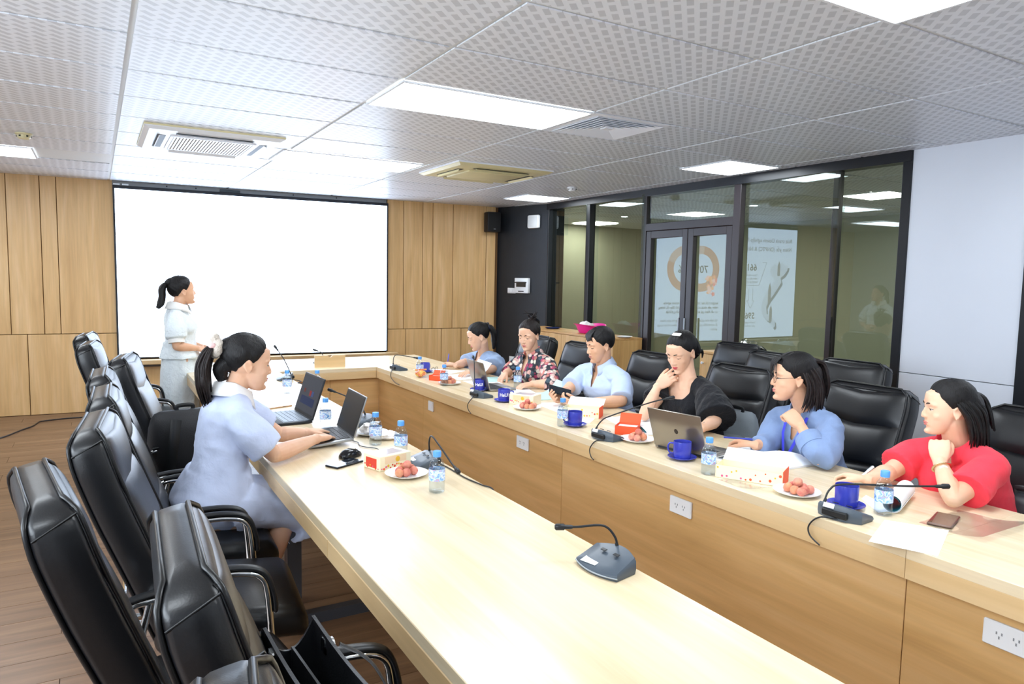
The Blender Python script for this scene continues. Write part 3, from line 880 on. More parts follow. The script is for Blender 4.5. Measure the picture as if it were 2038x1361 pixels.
# ================================================================ PEOPLE
def skin_mat(name, c, c2):
    m = mat(name, c, .5, spec=.4, sss=.12)
    t = NT(m); v = t.coords()
    t.link(t.ramp(t.noise(v, 9, 3), [(.35, srgb(c2)), (.65, srgb(c))]), t.b.inputs['Base Color'])
    return m
M_SKIN = skin_mat('skin_fair', '#e6bb9f', '#dcab8c')
M_SKIN2 = skin_mat('skin_warm', '#e2b394', '#d7a382')
def hair_mat(name, c):
    m = mat(name, c, .45, spec=.32)
    t = NT(m); v = t.coords(scale=(30, 30, 4))
    n = t.noise(v, 8, 4, .6)
    t.link(t.ramp(n, [(.3, tuple(x*.55 for x in srgb(c)[:3])+(1,)), (.75, tuple(x*1.7 for x in srgb(c)[:3])+(1,))]), t.b.inputs['Base Color'])
    t.bump(n, .5, .006)
    return m
M_HAIR = hair_mat('black_hair', '#121011')
M_HAIRB = hair_mat('dark_brown_hair', '#1f1817')
M_EYEW = mat('eye_white', '#e8e4e0', .25)
M_IRIS = mat('dark_iris', '#1c120e', .15)
M_LIP = mat('lips_pink', '#c4716c', .4)
M_LIPR = mat('lips_red', '#c2434f', .35)
M_BROW = mat('eyebrow', '#3a2b26', .8)

def fabric(name, c, var=.06, bump=.25, bs=14, sheen=.1):
    m = mat(name, c, .8, spec=.25, sheen=sheen)
    t = NT(m); v = t.coords()
    n = t.noise(v, bs, 4, .55, .4)
    lo = tuple(x*(1-var) for x in srgb(c)[:3])+(1,)
    t.link(t.ramp(n, [(.3, lo), (.6, srgb(c))]), t.b.inputs['Base Color'])
    t.bump(n, bump, .02)
    return m
def stripe_fabric(name, c, c2, scale=900):
    m = mat(name, c, .8, spec=.25, sheen=.1); t = NT(m)
    w = t.new('ShaderNodeTexWave'); w.wave_type = 'BANDS'; w.bands_direction = 'Y'; w.inputs['Scale'].default_value = scale/6.28*1.0
    w.inputs['Distortion'].default_value = .6
    t.link(t.coords(), w.inputs['Vector'])
    t.link(t.ramp(w.outputs['Fac'], [(.35, srgb(c)), (.65, srgb(c2))]), t.b.inputs['Base Color'])
    t.bump(t.noise(t.coords(), 12, 4, .55, .4), .25, .02)
    return m
def floral_fabric(name):
    m = mat(name, '#2a2d38', .75, spec=.25, sheen=.1); t = NT(m); v = t.coords()
    vo = t.new('ShaderNodeTexVoronoi'); vo.inputs['Scale'].default_value = 29; vo.inputs['Randomness'].default_value = .9
    n = t.noise(v, 40, 2)
    ad = t.new('ShaderNodeMix', data_type='VECTOR'); 
    t.link(v, vo.inputs['Vector'])
    cell = t.new('ShaderNodeSeparateColor'); t.link(vo.outputs['Color'], cell.inputs[0])
    petal = t.ramp(cell.outputs[0], [(0, srgb('#e3b9b0')), (.2, srgb('#b8446a')), (.36, srgb('#efe6d4')), (.52, srgb('#d98a80')), (.68, srgb('#4a5a64')), (.78, srgb('#f2d6cc')), (.94, srgb('#2a2d38'))], 'CONSTANT')
    mx = t.new('ShaderNodeMix', data_type='RGBA')
    d = t.ramp(vo.outputs['Distance'], [(.5, (0, 0, 0, 1)), (.68, (1, 1, 1, 1))])
    t.link(d, mx.inputs['Factor']); t.link(petal, mx.inputs['A']); mx.inputs['B'].default_value = srgb('#2b2f3a')
    m2 = t.new('ShaderNodeMix', data_type='RGBA', blend_type='MULTIPLY'); m2.inputs['Factor'].default_value = .6
    t.link(mx.outputs['Result'], m2.inputs['A']); t.link(t.ramp(n, [(.35, (.45, .4, .42, 1)), (.6, (1, 1, 1, 1))]), m2.inputs['B'])
    t.link(m2.outputs['Result'], t.b.inputs['Base Color'])
    return m

def remesh(mb, voxel, smooth=4, sm_f=.5, name='tmp'):
    me = mb.mesh(name, None) if isinstance(mb, MB) else mb
    ob = bpy.data.objects.new(name, me); COL.objects.link(ob)
    r = ob.modifiers.new('r', 'REMESH'); r.mode = 'VOXEL'; r.voxel_size = voxel
    if smooth:
        s = ob.modifiers.new('s', 'SMOOTH'); s.factor = sm_f; s.iterations = smooth
    bpy.context.view_layer.update()
    out = bpy.data.meshes.new_from_object(ob.evaluated_get(bpy.context.evaluated_depsgraph_get()))
    bpy.data.objects.remove(ob, do_unlink=True); bpy.data.meshes.remove(me)
    return out
def co_get(me):
    a = np.empty(len(me.vertices)*3, np.float32); me.vertices.foreach_get('co', a); return a.reshape(-1, 3)
def co_set(me, a):
    me.vertices.foreach_set('co', np.ascontiguousarray(a, np.float32).ravel()); me.update()
def nrm_get(me):
    a = np.empty(len(me.vertices)*3, np.float32); me.vertex_normals.foreach_get('vector', a); return a.reshape(-1, 3)
def join_meshes(name, mes):
    bm = bmesh.new()
    for me in mes:
        bm.from_mesh(me); bpy.data.meshes.remove(me)
    out = bpy.data.meshes.new(name); bm.to_mesh(out); bm.free()
    out.polygons.foreach_set('use_smooth', [True]*len(out.polygons)); return out
def wrinkle(me, amp, scale, seed=0, stretch=(1, 1, 1)):
    c = co_get(me); n = nrm_get(me)
    d = np.array([mnoise.noise(Vector((p[0]*scale*stretch[0]+seed, p[1]*scale*stretch[1]+seed*.3, p[2]*scale*stretch[2])))+.5*mnoise.noise(Vector((p[0]*scale*2.3*stretch[0], p[1]*scale*2.3*stretch[1]+seed, p[2]*scale*2.3*stretch[2]))) for p in c])
    co_set(me, c+n*(amp*d)[:, None])
def folds(me, amp, scale, axis, seed=0):
    """cloth folds: ridged noise, long across the given axis"""
    A = Vector(axis).normalized(); e1 = A.orthogonal().normalized(); e2 = A.cross(e1)
    c = co_get(me); n = nrm_get(me); d = np.empty(len(c))
    for i, p in enumerate(c):
        p = Vector(p); q = Vector((p.dot(A)*scale+.6*mnoise.noise(p*7), p.dot(e1)*scale*.35+seed, p.dot(e2)*scale*.35))
        d[i] = (1-2.2*abs(mnoise.noise(q)))*max(0, .5+mnoise.noise(p*5+Vector((seed, 0, 0))))
    co_set(me, c+n*(amp*d)[:, None])
def cut(me, fn):
    c = co_get(me); kill = fn(c)
    bm = bmesh.new(); bm.from_mesh(me); bm.verts.ensure_lookup_table()
    bmesh.ops.delete(bm, geom=[bm.verts[i] for i in np.nonzero(kill)[0]], context='VERTS')
    for _ in range(6):
        be = [v for v in bm.verts if v.is_boundary]; new = {}
        for v in be:
            nb = [e.other_vert(v) for e in v.link_edges if e.is_boundary]
            if len(nb) == 2: new[v] = v.co*.4+(nb[0].co+nb[1].co)*.3
        for v, q in new.items(): v.co = q
    bm.to_mesh(me); bm.free(); me.update()

class Head:
    def __init__(s, c, yaw, pitch, roll=0, size=1.0):
        y, p = math.radians(yaw), math.radians(pitch)
        F = Vector((math.cos(y)*math.cos(p), math.sin(y)*math.cos(p), math.sin(p)))
        L = Vector((-math.sin(y), math.cos(y), 0)); U = F.cross(L).normalized()
        R = Matrix((F, L, U)).transposed()
        R = R @ Matrix.Rotation(math.radians(roll), 3, 'X')
        s.R = R; s.c = Vector(c); s.k = size
        s.M = Matrix.Translation(s.c) @ (R.to_4x4() @ Matrix.Scale(size, 4))
    def w(s, x, y, z): return s.M @ Vector((x, y, z))
CR = (Vector((-.008, 0, .024)), Vector((.096, .0755, .089)))
def head_parts(mb, H):
    M = H.M
    mb.sphere(CR[0], tuple(CR[1]), 28, 18, M=M)
    secs = [(.075, .026, .054, .054), (.05, .024, .063, .063), (.02, .024, .065, .067), (-.01, .025, .066, .0665), (-.035, .028, .063, .064), (-.058, .033, .058, .057), (-.08, .041, .048, .046), (-.098, .05, .036, .034), (-.111, .056, .022, .021)]
    rings = []
    for z, cx, rx, ry in secs:
        rings.append([(cx+rx*a*(1.0 if a > 0 else .9), ry*b, z) for a, b in sup(24, 2.3)])
    mb.loft(rings, M=M)
    # nose
    mb.tube([(.082, 0, .018), (.091, 0, .0), (.0995, 0, -.018), (.1025, 0, -.027)], [(.0055, .005), (.0065, .007), (.008, .009), (.0085, .0085)], 10, M=M, up=(1, 0, 0), round_caps=True)
    for q in (-1, 1): mb.sphere((.0935, q*.0105, -.0300), (.009, .0075, .007), 10, 8, M=M)
    mb.sphere((.084, 0, -.094), (.016, .019, .014), 12, 8, M=M)     # chin
    mb.sphere((.086, 0, -.058), (.012, .023, .014), 12, 8, M=M)     # mouth mound
    for q in (-1, 1):
        mb.sphere((.058, q*.038, -.024), (.022, .025, .024), 12, 8, M=M)   # cheeks
        mb.tube([(.083, q*.012, .026), (.081, q*.034, .03), (.07, q*.054, .024)], .006, 8, M=M, round_caps=True)   # brow ridge
        # ear
        E_ = Matrix.Translation((-.006, q*.073, -.008)) @ Matrix.Rotation(q*math.radians(24), 4, 'Z') @ Matrix.Rotation(math.radians(-10), 4, 'Y')
        mb.sphere((0, 0, -.002), (.0165, .0065, .027), 14, 10, M=M @ E_)
        mb.tube([(.012, q*.005, .010), (.003, q*.006, .023), (-.010, q*.007, .020), (-.0165, q*.007, .002), (-.008, q*.007, -.02), (.004, q*.005, -.029)], .0045, 8, M=M @ E_, round_caps=True)
def sculpt_head(me, H):
    c = co_get(me); Ri = np.array(H.M.inverted()); l = (np.c_[c, np.ones(len(c))] @ Ri.T)[:, :3]
    d = np.zeros_like(l)
    for q in (-1, 1):
        e = np.exp(-(((l[:, 1]-q*.031)/.015)**2+((l[:, 2]-.006)/.0095)**2))*(l[:, 0] > .04)
        d[:, 0] -= .0065*e
        e = np.exp(-(((l[:, 0]+.0)/.011)**2+((l[:, 2]+.006)/.014)**2))*(q*l[:, 1] > .076)
        d[:, 1] -= q*.005*e
    e = np.exp(-((l[:, 1]/.02)**2+((l[:, 2]+.0578)/.003)**2))*(l[:, 0] > .07); d[:, 0] -= .0022*e
    e = np.exp(-((l[:, 1]/.03)**2+((l[:, 2]+.077)/.007)**2))*(l[:, 0] > .06); d[:, 0] -= .003*e
    l = l+d
    c2 = (np.c_[l, np.ones(len(l))] @ np.array(H.M).T)[:, :3]
    co_set(me, c2)
def face_parts(H, par, eyes='open', lips=M_LIP, skin=M_SKIN, gaze=0.0):
    M = Matrix.Translation(-par.location) @ H.M
    for q in (-1, 1):
        y = q*.031
        ey = MB().sphere((.0695, y, .006), (.0125, .0145, .0115), 16, 10, M=M).build('eye', M_EYEW, par, 180)
        g = math.radians(gaze)
        ic = Vector((.0695+.0105*math.cos(g), y+.0105*math.sin(g), .0045 if eyes == 'open' else .002))
        MB().sphere(ic, (.0028, .0058, .0058), 12, 8, M=M).build('iris', M_IRIS, ey, 180)
        lid = MB(); up = .0015 if eyes == 'open' else -.0035
        rings = []
        for k in range(7):
            a = math.radians(95-(95-math.degrees(math.asin(max(-1, min(1, (up)/.0125)))))*k/6)
            rings.append([(.0695+(.0138)*math.cos(a)*math.cos(b), y+.0158*math.cos(a)*math.sin(b)*1.0, .006+.0128*math.sin(a)) for b in np.linspace(-1.35, 1.35, 11)])
        lid.loft(rings, cap=False, closed=False, M=M); lid.build('eyelid', skin, par, 180)
        z0 = .006+.0128*math.sin(math.asin(max(-1, min(1, up/.0125))))
        ls = MB(); aa = math.asin(max(-1, min(1, up/.0125)))
        ls.tube([(.0695+.0145*math.cos(aa)*math.cos(b), y+.0163*math.cos(aa)*math.sin(b), z0-.0012*abs(b)) for b in np.linspace(-1.25, 1.25, 9)], .0011, 6, M=M)
        ls.build('eyelash', M_IRIS, par, 180)
        br = MB().tube([(.0895, q*.013, .0265), (.0885, q*.024, .0305), (.083, q*.036, .031), (.074, q*.048, .0265)], [(.0012, .0026), (.0014, .0032), (.0013, .0026), (.0008, .0012)], 8, M=M, up=(0, 0, 1))
        br.build('eyebrow', M_BROW, par, 180)
    b = MB()
    b.tube([(.085, -.023, -.0575), (.0945, -.011, -.0535), (.097, 0, -.0545), (.0945, .011, -.0535), (.085, .023, -.0575)], [(.0012, .001), (.003, .0036), (.0034, .0036), (.003, .0036), (.0012, .001)], 10, M=M)
    b.tube([(.085, -.022, -.0582), (.0935, -.01, -.0625), (.0955, 0, -.0635), (.0935, .01, -.0625), (.085, .022, -.0582)], [(.001, .001), (.003, .0038), (.0036, .0042), (.003, .0038), (.001, .001)], 10, M=M)
    b.build('lips', lips, par, 180)
def hairline(a, style):
    """largest polar angle (deg) of the hair for azimuth a (deg, 0 = forehead)"""
    a = abs(a)
    if style == 'man': return float(np.interp(a, [0, 20, 34, 46, 60, 74, 84, 92, 104, 115, 140, 180], [56, 57, 62, 74, 88, 106, 108, 96, 108, 128, 134, 134]))
    if style == 'fringe': return float(np.interp(a, [0, 20, 40, 60, 72, 84, 95, 108, 130, 180], [66, 70, 74, 84, 104, 106, 108, 124, 138, 140]))
    return float(np.interp(a, [0, 18, 36, 54, 66, 76, 88, 96, 110, 130, 180], [48, 50, 58, 74, 90, 102, 102, 98, 116, 136, 140]))
def hair_cap(mb, H, style='back', thick=.013, seed=0, lift=1.0, tie=(-.9, 0, .42), groove=.0022):
    na, nt = 132, 30; out = []; inn = []
    c, r = CR; T = Vector(tie).normalized(); e1 = Vector((0, 1, 0)); e1 = (e1-T*e1.dot(T)).normalized(); e2 = T.cross(e1)
    for k in range(nt+1):
        ro = []; ri = []
        for j in range(na):
            a = -180+360*j/na; az = math.radians(a)
            pm = hairline(a, style)+3.0*mnoise.noise(Vector((math.cos(az)*5+seed, math.sin(az)*5, 2)))+1.6*mnoise.noise(Vector((math.cos(az)*17+seed, math.sin(az)*17, 5)))
            p = math.radians(pm*(k/nt)**.85 if k else .01)
            d = Vector((math.sin(p)*math.cos(az), math.sin(p)*math.sin(az), math.cos(p)))
            rad = 1/math.sqrt((d.x/r.x)**2+(d.y/r.y)**2+(d.z/r.z)**2)
            t = k/nt
            g = math.atan2(d.dot(e2), d.dot(e1)) if style != 'man' else az+2.2*p
            gr = mnoise.noise(Vector((math.cos(g)*7+seed, math.sin(g)*7, t*.8)))+.6*mnoise.noise(Vector((math.cos(g)*19, math.sin(g)*19+seed, t)))
            th = thick*(1-.9*t**2.6)*(1+.2*mnoise.noise(Vector((math.cos(az)*1.5+seed, math.sin(az)*1.5, p*1.2))))+groove*gr*min(1, 4*(1-t)+.25)
            if k == nt: th = .0005
            th += .008*lift*max(0, -d.x)*max(0, d.z+.3)
            ro.append(c+d*(rad+th)); ri.append(c+d*rad*.9)
        out.append(ro); inn.append(ri)
    mb.loft(out+inn[::-1], cap=True, M=H.M)
def strand(mb, H, pts, radii, n=16, groove=.1, seed=1, flat=1.0, world=False, seg=6):
    P = bez(pts, seg); m = len(P)
    xs = np.linspace(0, len(radii)-1, m); rs = np.interp(xs, range(len(radii)), radii)
    rings = []; nrm = None
    for i, p in enumerate(P):
        d = (P[min(i+1, m-1)]-P[max(i-1, 0)]).normalized()
        if nrm is None: _, sd, nrm = basis(d, (1, 0, 0))
        else: nrm = (nrm-d*nrm.dot(d)).normalized()
        sd = d.cross(nrm); ring = []
        for k in range(n):
            a = 2*math.pi*k/n
            g = 1+groove*mnoise.noise(Vector((3*math.cos(a)+seed, 3*math.sin(a), i*.12)))+groove*.6*math.sin(a*7+seed)
            ring.append(p+sd*(rs[i]*g*math.cos(a))+nrm*(rs[i]*g*flat*math.sin(a)))
        rings.append(ring)
    mb.loft(rings, M=None if world else H.M)

def tress(mb, H, guides, n=16, r=.012, seed=0, jit=.006, flat=.55):
    G = [bez(g, 6) for g in guides]; L = min(len(g) for g in G); rnd = random.Random(seed)
    for i in range(n):
        u = (i+.5)/n*(len(G)-1); a = min(int(u), len(G)-2); f = u-a
        o = Vector((rnd.uniform(-1, 1), rnd.uniform(-1, 1), rnd.uniform(-.6, .6)))*jit
        e = rnd.uniform(.9, 1.0); m = max(6, int(L*e))
        P = [G[a][k].lerp(G[a+1][k], f)+o*(.4+.6*k/L)+Vector((0, jit*.5*math.sin(k*.5+i), 0)) for k in range(m)]
        rr = r*rnd.uniform(.8, 1.25)
        rad = [(rr*w, rr*flat*w) for w in np.interp(np.linspace(0, 1, m), [0, .15, .75, 1], [.55, 1, .9, .12])]
        mb.tube(P, rad, 9, up=(1, 0, 0), M=H.M)
def hand(mb, wrist, d, n, thumb_side, curl=(25, 35, 20), spread=5, size=1.0, thumb=(.55, .75, .25), thumb_curl=20, per=None):
    """d: direction of the fingers, n: direction the palm faces, thumb_side: +1/-1 (thumb towards d x n * side)"""
    d = Vector(d).normalized(); n = Vector(n); n = (n-d*n.dot(d)).normalized(); s = d.cross(n)*thumb_side
    w = Vector(wrist); k = size
    rings = []
    for t, hw, ht in ((-.02, .021, .017), (0, .024, .0165), (.025, .034, .0155), (.055, .039, .0145), (.078, .038, .0125), (.088, .034, .010)):
        c = w+d*(t*k)
        rings.append([c+s*(hw*k*a)+n*(ht*k*b) for a, b in sup(16, 3)])
    mb.loft(rings)
    for i, (off, L, r) in enumerate(((.028, .070, .0082), (.0095, .079, .0085), (-.0095, .074, .0082), (-.027, .058, .0074))):
        cu = per[i] if per else curl
        base = w+d*(.072*k)+s*(off*k)
        ang = 0; p = base; pts = [base, base+d*.014*k]; p = pts[-1]
        fd = (d+s*math.tan(math.radians(spread*(1.2-i*.8)))).normalized()
        for c_, f in zip(cu, (.46, .30, .24)):
            ang += math.radians(c_)
            q = fd*math.cos(ang)+n*math.sin(ang)
            p = p+q*(L*f*k); pts.append(p)
        mb.tube(pts, [r*k, r*k, r*.95*k, r*.9*k, r*.78*k], 10, round_caps=True, up=tuple(n))
    td = (d*thumb[0]+s*thumb[1]+n*thumb[2]).normalized()
    p0 = w+d*.018*k+s*.018*k; p1 = p0+td*.042*k
    ta = math.radians(thumb_curl); t2 = (td*math.cos(ta)+(d*.8-s*.5+n*.4).normalized()*math.sin(ta)).normalized(); p2 = p1+t2*.03*k
    t3 = (td*math.cos(ta*1.8)+(d*.8-s*.5+n*.4).normalized()*math.sin(ta*1.8)).normalized()
    mb.tube([p0, p1, p2, p2+t3*.022*k], [.0145*k, .0105*k, .0098*k, .008*k], 10, round_caps=True)

def arm_body(sh, el, wr, k=1.0):
    sh, el, wr = Vector(sh), Vector(el), Vector(wr)
    up = MB().tube([sh, sh.lerp(el, .3), sh.lerp(el, .7), el], [.05*k, .047*k, .041*k, .037*k], 14, round_caps=True)
    fo = MB().tube([el, el.lerp(wr, .22), el.lerp(wr, .6), el.lerp(wr, .88), wr], [.037*k, .041*k, .034*k, .0265*k, (.027*k, .021*k)], 14, round_caps=True)
    return up, fo
def torso_rings(hip, neck, ls, rs, grow=0.0, k=1.0, wmul=1.0, female=True, prof=None, curve=.0):
    hip, neck, ls, rs = map(Vector, (hip, neck, ls, rs))
    up = (neck-hip); Ltot = up.length; up.normalize()
    lat = (ls-rs); lat = (lat-up*lat.dot(up)).normalized()
    fwd = lat.cross(up).normalized()
    sw = (ls-rs).length/2
    prof = prof or [(-.16, .14, .10, .0), (-.05, .165, .125, 0), (.1, .165, .122, .005), (.28, .148, .108, .01), (.45, .138, .1, .012), (.62, .146, .108, .018), (.76, .15, .108, .014), (.87, .135, .092, .0), (.95, .1, .072, -.006), (1.0, .066, .058, -.004)]
    rings = []
    for t, w, d, f in prof:
        w = w*k*wmul*(min(1.12, max(.85, (sw+.0)/.165)) if t > .6 else 1)
        c = hip+up*(Ltot*t)+fwd*(f-curve*math.sin(math.pi*min(1, max(0, t))))
        rings.append([c+lat*((w+grow)*a)+fwd*((d*k+grow)*b) for a, b in sup(28, 2.5)])
    return rings, up, lat, fwd
def torso(mb, hip, neck, ls, rs, grow=0.0, k=1.0, wmul=1.0, female=True, curve=0.0, bust=1.0):
    rings, up, lat, fwd = torso_rings(hip, neck, ls, rs, grow, k, wmul, female, curve=curve)
    mb.loft(rings)
    hip, neck, ls, rs = map(Vector, (hip, neck, ls, rs)); Lt = (neck-hip).length
    for p in (ls, rs):   # shoulder slopes
        m0 = neck-up*.03
        mb.tube([m0-fwd*.005, m0.lerp(p, .5)+up*.012, p], [.052*k+grow, .05*k+grow, .05*k+grow], 14, round_caps=True)
    if female:
        for q in (-1, 1):
            mb.sphere(hip+up*(Lt*.66)+lat*(q*.066*k)+fwd*(.072*k), tuple((bust*.062*k+grow,)*3), 16, 12)
    return up, lat, fwd

def person(name_label, J, head_args, skin=M_SKIN, female=True, k=1.0, hands=(), size=1.0, eyes='down', lips=M_LIP, wmul=1.0, legs=None, gaze=0, feet=True, base=None, curve=0.0, bust=1.0, fa=1.0):
    """builds the continuous body; returns root, head and torso frame"""
    hip = Vector(J['hip']); base = Vector(base) if base else Vector((hip.x, hip.y, 0))
    root = thing('person', name_label, 'person', base)
    H = Head(J['head'], *head_args, size=size)
    off = Matrix.Translation(-base)
    # head, neck and collar area
    hm = MB(); head_parts(hm, H)
    neck = Vector(J['neck']); hb = H.w(-.012, 0, -.055); hb2 = H.w(-.006, 0, -.02)
    hm.tube([neck+(neck-hb).normalized()*.05, neck, neck.lerp(hb, .5), hb, hb2], [.07*k, .056*k, .05*k, .052*k, .05*k], 18, round_caps=True)
    rings, up, lat, fwd = torso_rings(hip, neck, J['ls'], J['rs'], 0, k, wmul, female, curve=curve)
    hm.loft(rings[6:])
    for p in (J['ls'], J['rs']):
        p = Vector(p); m0 = neck-up*.03
        hm.tube([m0-fwd*.005, m0.lerp(p, .5)+up*.012, p], [.052*k, .05*k, .05*k], 14, round_caps=True)
    me_h = remesh(hm, .0046, 3, .5); sculpt_head(me_h, H)
    # trunk and legs
    tm = MB(); torso(tm, hip, neck, J['ls'], J['rs'], 0, k, wmul, female, curve=curve, bust=bust)
    latn = lat
    if legs is None:
        fd = Vector(J['face']); fd.z = 0; fd.normalize(); sd = Vector((-fd.y, fd.x, 0))
        legs = []
        for q in (-1, 1):
            h = hip+sd*(q*.085)-Vector((0, 0, .02)); kn = h+fd*.36+sd*(q*.03)+Vector((0, 0, .0)); an = Vector((kn.x+fd.x*.02, kn.y+fd.y*.02, .09))
            legs.append((h, kn, an, fd))
    for h, kn, an, fd in legs:
        h, kn, an, fd = map(Vector, (h, kn, an, fd))
        tm.tube([h, h.lerp(kn, .4), kn], [.082*k, .074*k, .054*k], 14, round_caps=True)
        tm.tube([kn, kn.lerp(an, .3), kn.lerp(an, .75), an], [.053*k, .052*k, .036*k, .033*k], 14, round_caps=True)
        tm.tube([an+Vector((0, 0, -.035))-fd*.02, an+Vector((0, 0, -.05))+fd*.07, an+Vector((0, 0, -.062))+fd*.15], [(.034, .03), (.038, .026), (.03, .018)], 12, round_caps=True)
    me_t = remesh(tm, .0085, 3, .5)
    parts = [me_h, me_t]
    for side, el, wr, hargs in hands:
        sh = J['ls'] if side == 'l' else J['rs']
        u, f = arm_body(sh, el, wr, k)
        parts.append(remesh(u, .0075, 3, .5))
        hand(f, wr, **hargs)
        parts.append(remesh(f, .0036, 2, .5))
    me = join_meshes('body', parts); me.transform(off)
    mkobj('body', me, skin, root)
    face_parts(H, root, eyes, lips, skin, gaze)
    root['_'] = 0; del root['_']
    return root, H, up, lat, fwd, off
def put(root, me_or_mb, name, m, off, smooth=180):
    me = me_or_mb.mesh(name, smooth) if isinstance(me_or_mb, MB) else me_or_mb
    me.name = name; me.transform(off)
    me.polygons.foreach_set('use_smooth', [True]*len(me.polygons))
    return mkobj(name, me, m, root)
def shirt(J, up, lat, fwd, k, sleeves, grow=.012, wmul=1.0, female=True, voxel=.0068, curve=0.0, bust=1.0, extra=None, t_hem=None):
    mb = MB(); torso(mb, J['hip'], J['neck'], J['ls'], J['rs'], grow, k, wmul, female, curve=curve, bust=bust)
    for pts, rad in sleeves:
        mb.tube(bez(pts, 4), list(np.interp(np.linspace(0, len(rad)-1, (len(pts)-1)*4+1), range(len(rad)), rad)), 18)
    if extra: extra(mb)
    return remesh(mb, voxel, 3, .5)
def neck_cut(me, neck, up, lat, fwd, a=.066, b=.062, f0=.006, vdepth=0.0, vwidth=.05, zmin=-.05):
    N = np.array(neck); U, L, F = (np.array(q) for q in (up, lat, fwd))
    def fn(c):
        q = c-N; u = q@U; l = q@L; f = q@F
        r = ((l/a)**2+((f-f0)/b)**2 < 1) & (u > zmin)
        if vdepth:
            r |= (f > 0) & (u < .06) & (u > -vdepth) & (np.abs(l) < vwidth*(1+u/vdepth))
        return r
    cut(me, fn)
def collar(neck, up, lat, fwd, a=.066, b=.064, f0=.004, gap=22, h=.036, fold=.045, tip=.03, flare=.014, thick=.003, drop=.03):
    """turn-down collar around the neck"""
    N = Vector(neck); n = 40; rings = []
    for j in range(n+1):
        t = gap+(360-2*gap)*j/n; r = math.radians(t)
        front = max(0, math.cos(r))
        c = N+lat*(a*math.sin(r))+fwd*(f0+b*math.cos(r))+up*(-drop*max(0, math.cos(r))+.026)
        o = (lat*math.sin(r)+fwd*math.cos(r)).normalized()
        fl = fold+tip*front**6
        prof = [c-up*.012, c+up*h*.6+o*.001, c+up*h+o*.003, c+up*h*.92+o*(flare*.6), c+up*(h-fl*.6)+o*(flare+.006), c+up*(h-fl)+o*(flare+.016)]
        back = [q-o*thick for q in prof][::-1]
        prof2 = [q for q in prof]
        rings.append(prof2+[prof[-1]-o*thick, prof[3]-o*thick*.5-up*thick, prof[0]-o*thick])
    return MB().loft(rings, cap=True)
def trousers(J, legs_fd, k, grow=.014):
    hip = Vector(J['hip']); fd = Vector(legs_fd); fd.z = 0; fd.normalize(); sd = Vector((-fd.y, fd.x, 0)); mb = MB()
    mb.sphere(hip+Vector((0, 0, -.005)), (.17*k, .17*k, .115*k), 20, 12)
    for q in (-1, 1):
        h = hip+sd*(q*.085)-Vector((0, 0, .02)); kn = h+fd*.36+sd*(q*.03); an = Vector((kn.x+fd.x*.02, kn.y+fd.y*.02, .1))
        mb.tube([h, h.lerp(kn, .5), kn], [.1*k, .088*k, .072*k], 14, round_caps=True)
        mb.tube([kn, kn.lerp(an, .5), an], [.07*k, .062*k, .055*k], 14)
    return remesh(mb, .011, 3, .5)
def shoes(root, off, legs, m):
    for h, kn, an, fd in legs:
        an, fd = Vector(an), Vector(fd); fd.z = 0; fd.normalize()
        b = MB(); g = Vector((an.x, an.y, 0))
        secs = [(-.06, .024, .05), (-.03, .036, .06), (.02, .04, .06), (.08, .045, .045), (.13, .042, .035), (.165, .03, .026), (.18, .012, .016)]
        sd = Vector((-fd.y, fd.x, 0)); rings = []
        for t, w, hh in secs:
            rings.append([g+fd*t+sd*(w*a)+Vector((0, 0, hh*.5*(bb+1)+.001)) for a, bb in sup(16, 3)])
        b.loft(rings); put(root, b, 'shoe', m, off, 60)
M_SHOE = mat('black_shoe', '#1a1a1c', .35)
M_TROU = fabric('dark_trousers', '#24262c')
def seated_legs(J):
    hip = Vector(J['hip']); fd = Vector(J['face']); fd.z = 0; fd.normalize(); sd = Vector((-fd.y, fd.x, 0)); L = []
    for q in (-1, 1):
        h = hip+sd*(q*.085)-Vector((0, 0, .02)); kn = h+fd*.36+sd*(q*.03); L.append((h, kn, Vector((kn.x+fd.x*.02, kn.y+fd.y*.02, .09)), fd))
    return L
def lower_body(root, J, off, k=1.0):
    put(root, trousers(J, J['face'], k), 'trousers', M_TROU, off); shoes(root, off, seated_legs(J), M_SHOE)
def V3(*a): return Vector(a)
def lerp(a, b, t): return Vector(a).lerp(Vector(b), t)
# ---------------------------------------------------------------- woman in red polo
J = dict(head=(2.88, 1.506, 1.088), neck=(2.945, 1.49, .925), rs=(2.95, 1.655, .865), ls=(2.91, 1.345, .885), le=(2.69, 1.365, .792), lw=(2.765, 1.462, .895), re=(2.79, 1.672, .80), rw=(2.65, 1.672, .786), hip=(3.07, 1.45, .57), face=(-1, 0, 0))
root, H, up, lat, fwd, off = person('woman in a red polo shirt resting her cheek on her fist', J, (138, -6, 0), M_SKIN, k=.95, size=.91, eyes='open', gaze=0, lips=M_LIP, wmul=1.08, bust=1.1,
    hands=[('l', J['le'], J['lw'], dict(d=(.42, .30, .80), n=(.75, .35, -.35), thumb_side=-1, curl=(70, 85, 50), spread=1, thumb=(.75, .45, .4), thumb_curl=35)),
           ('r', J['re'], J['rw'], dict(d=(-.25, .95, .02), n=(-.25, 0, -.95), thumb_side=1, curl=(35, 50, 30), spread=2, thumb=(.8, .4, .35), thumb_curl=15))])
M_RED = fabric('red_polo_cloth', '#ee4050', .12)
me = shirt(J, up, lat, fwd, .95, [([J['ls'], lerp(J['ls'], J['le'], .35), lerp(J['ls'], J['le'], .78)+V3(.01, -.01, .0)], [.062, .066, .077]), ([J['rs'], lerp(J['rs'], J['re'], .5), lerp(J['rs'], J['re'], .72)], [.066, .07, .076])], .014, 1.08, bust=1.1)
neck_cut(me, J['neck'], up, lat, fwd, .064, .062, .008, .10, .022); wrinkle(me, .0045, 11, 1); folds(me, .0065, 15, (.2, .5, 1), 1)
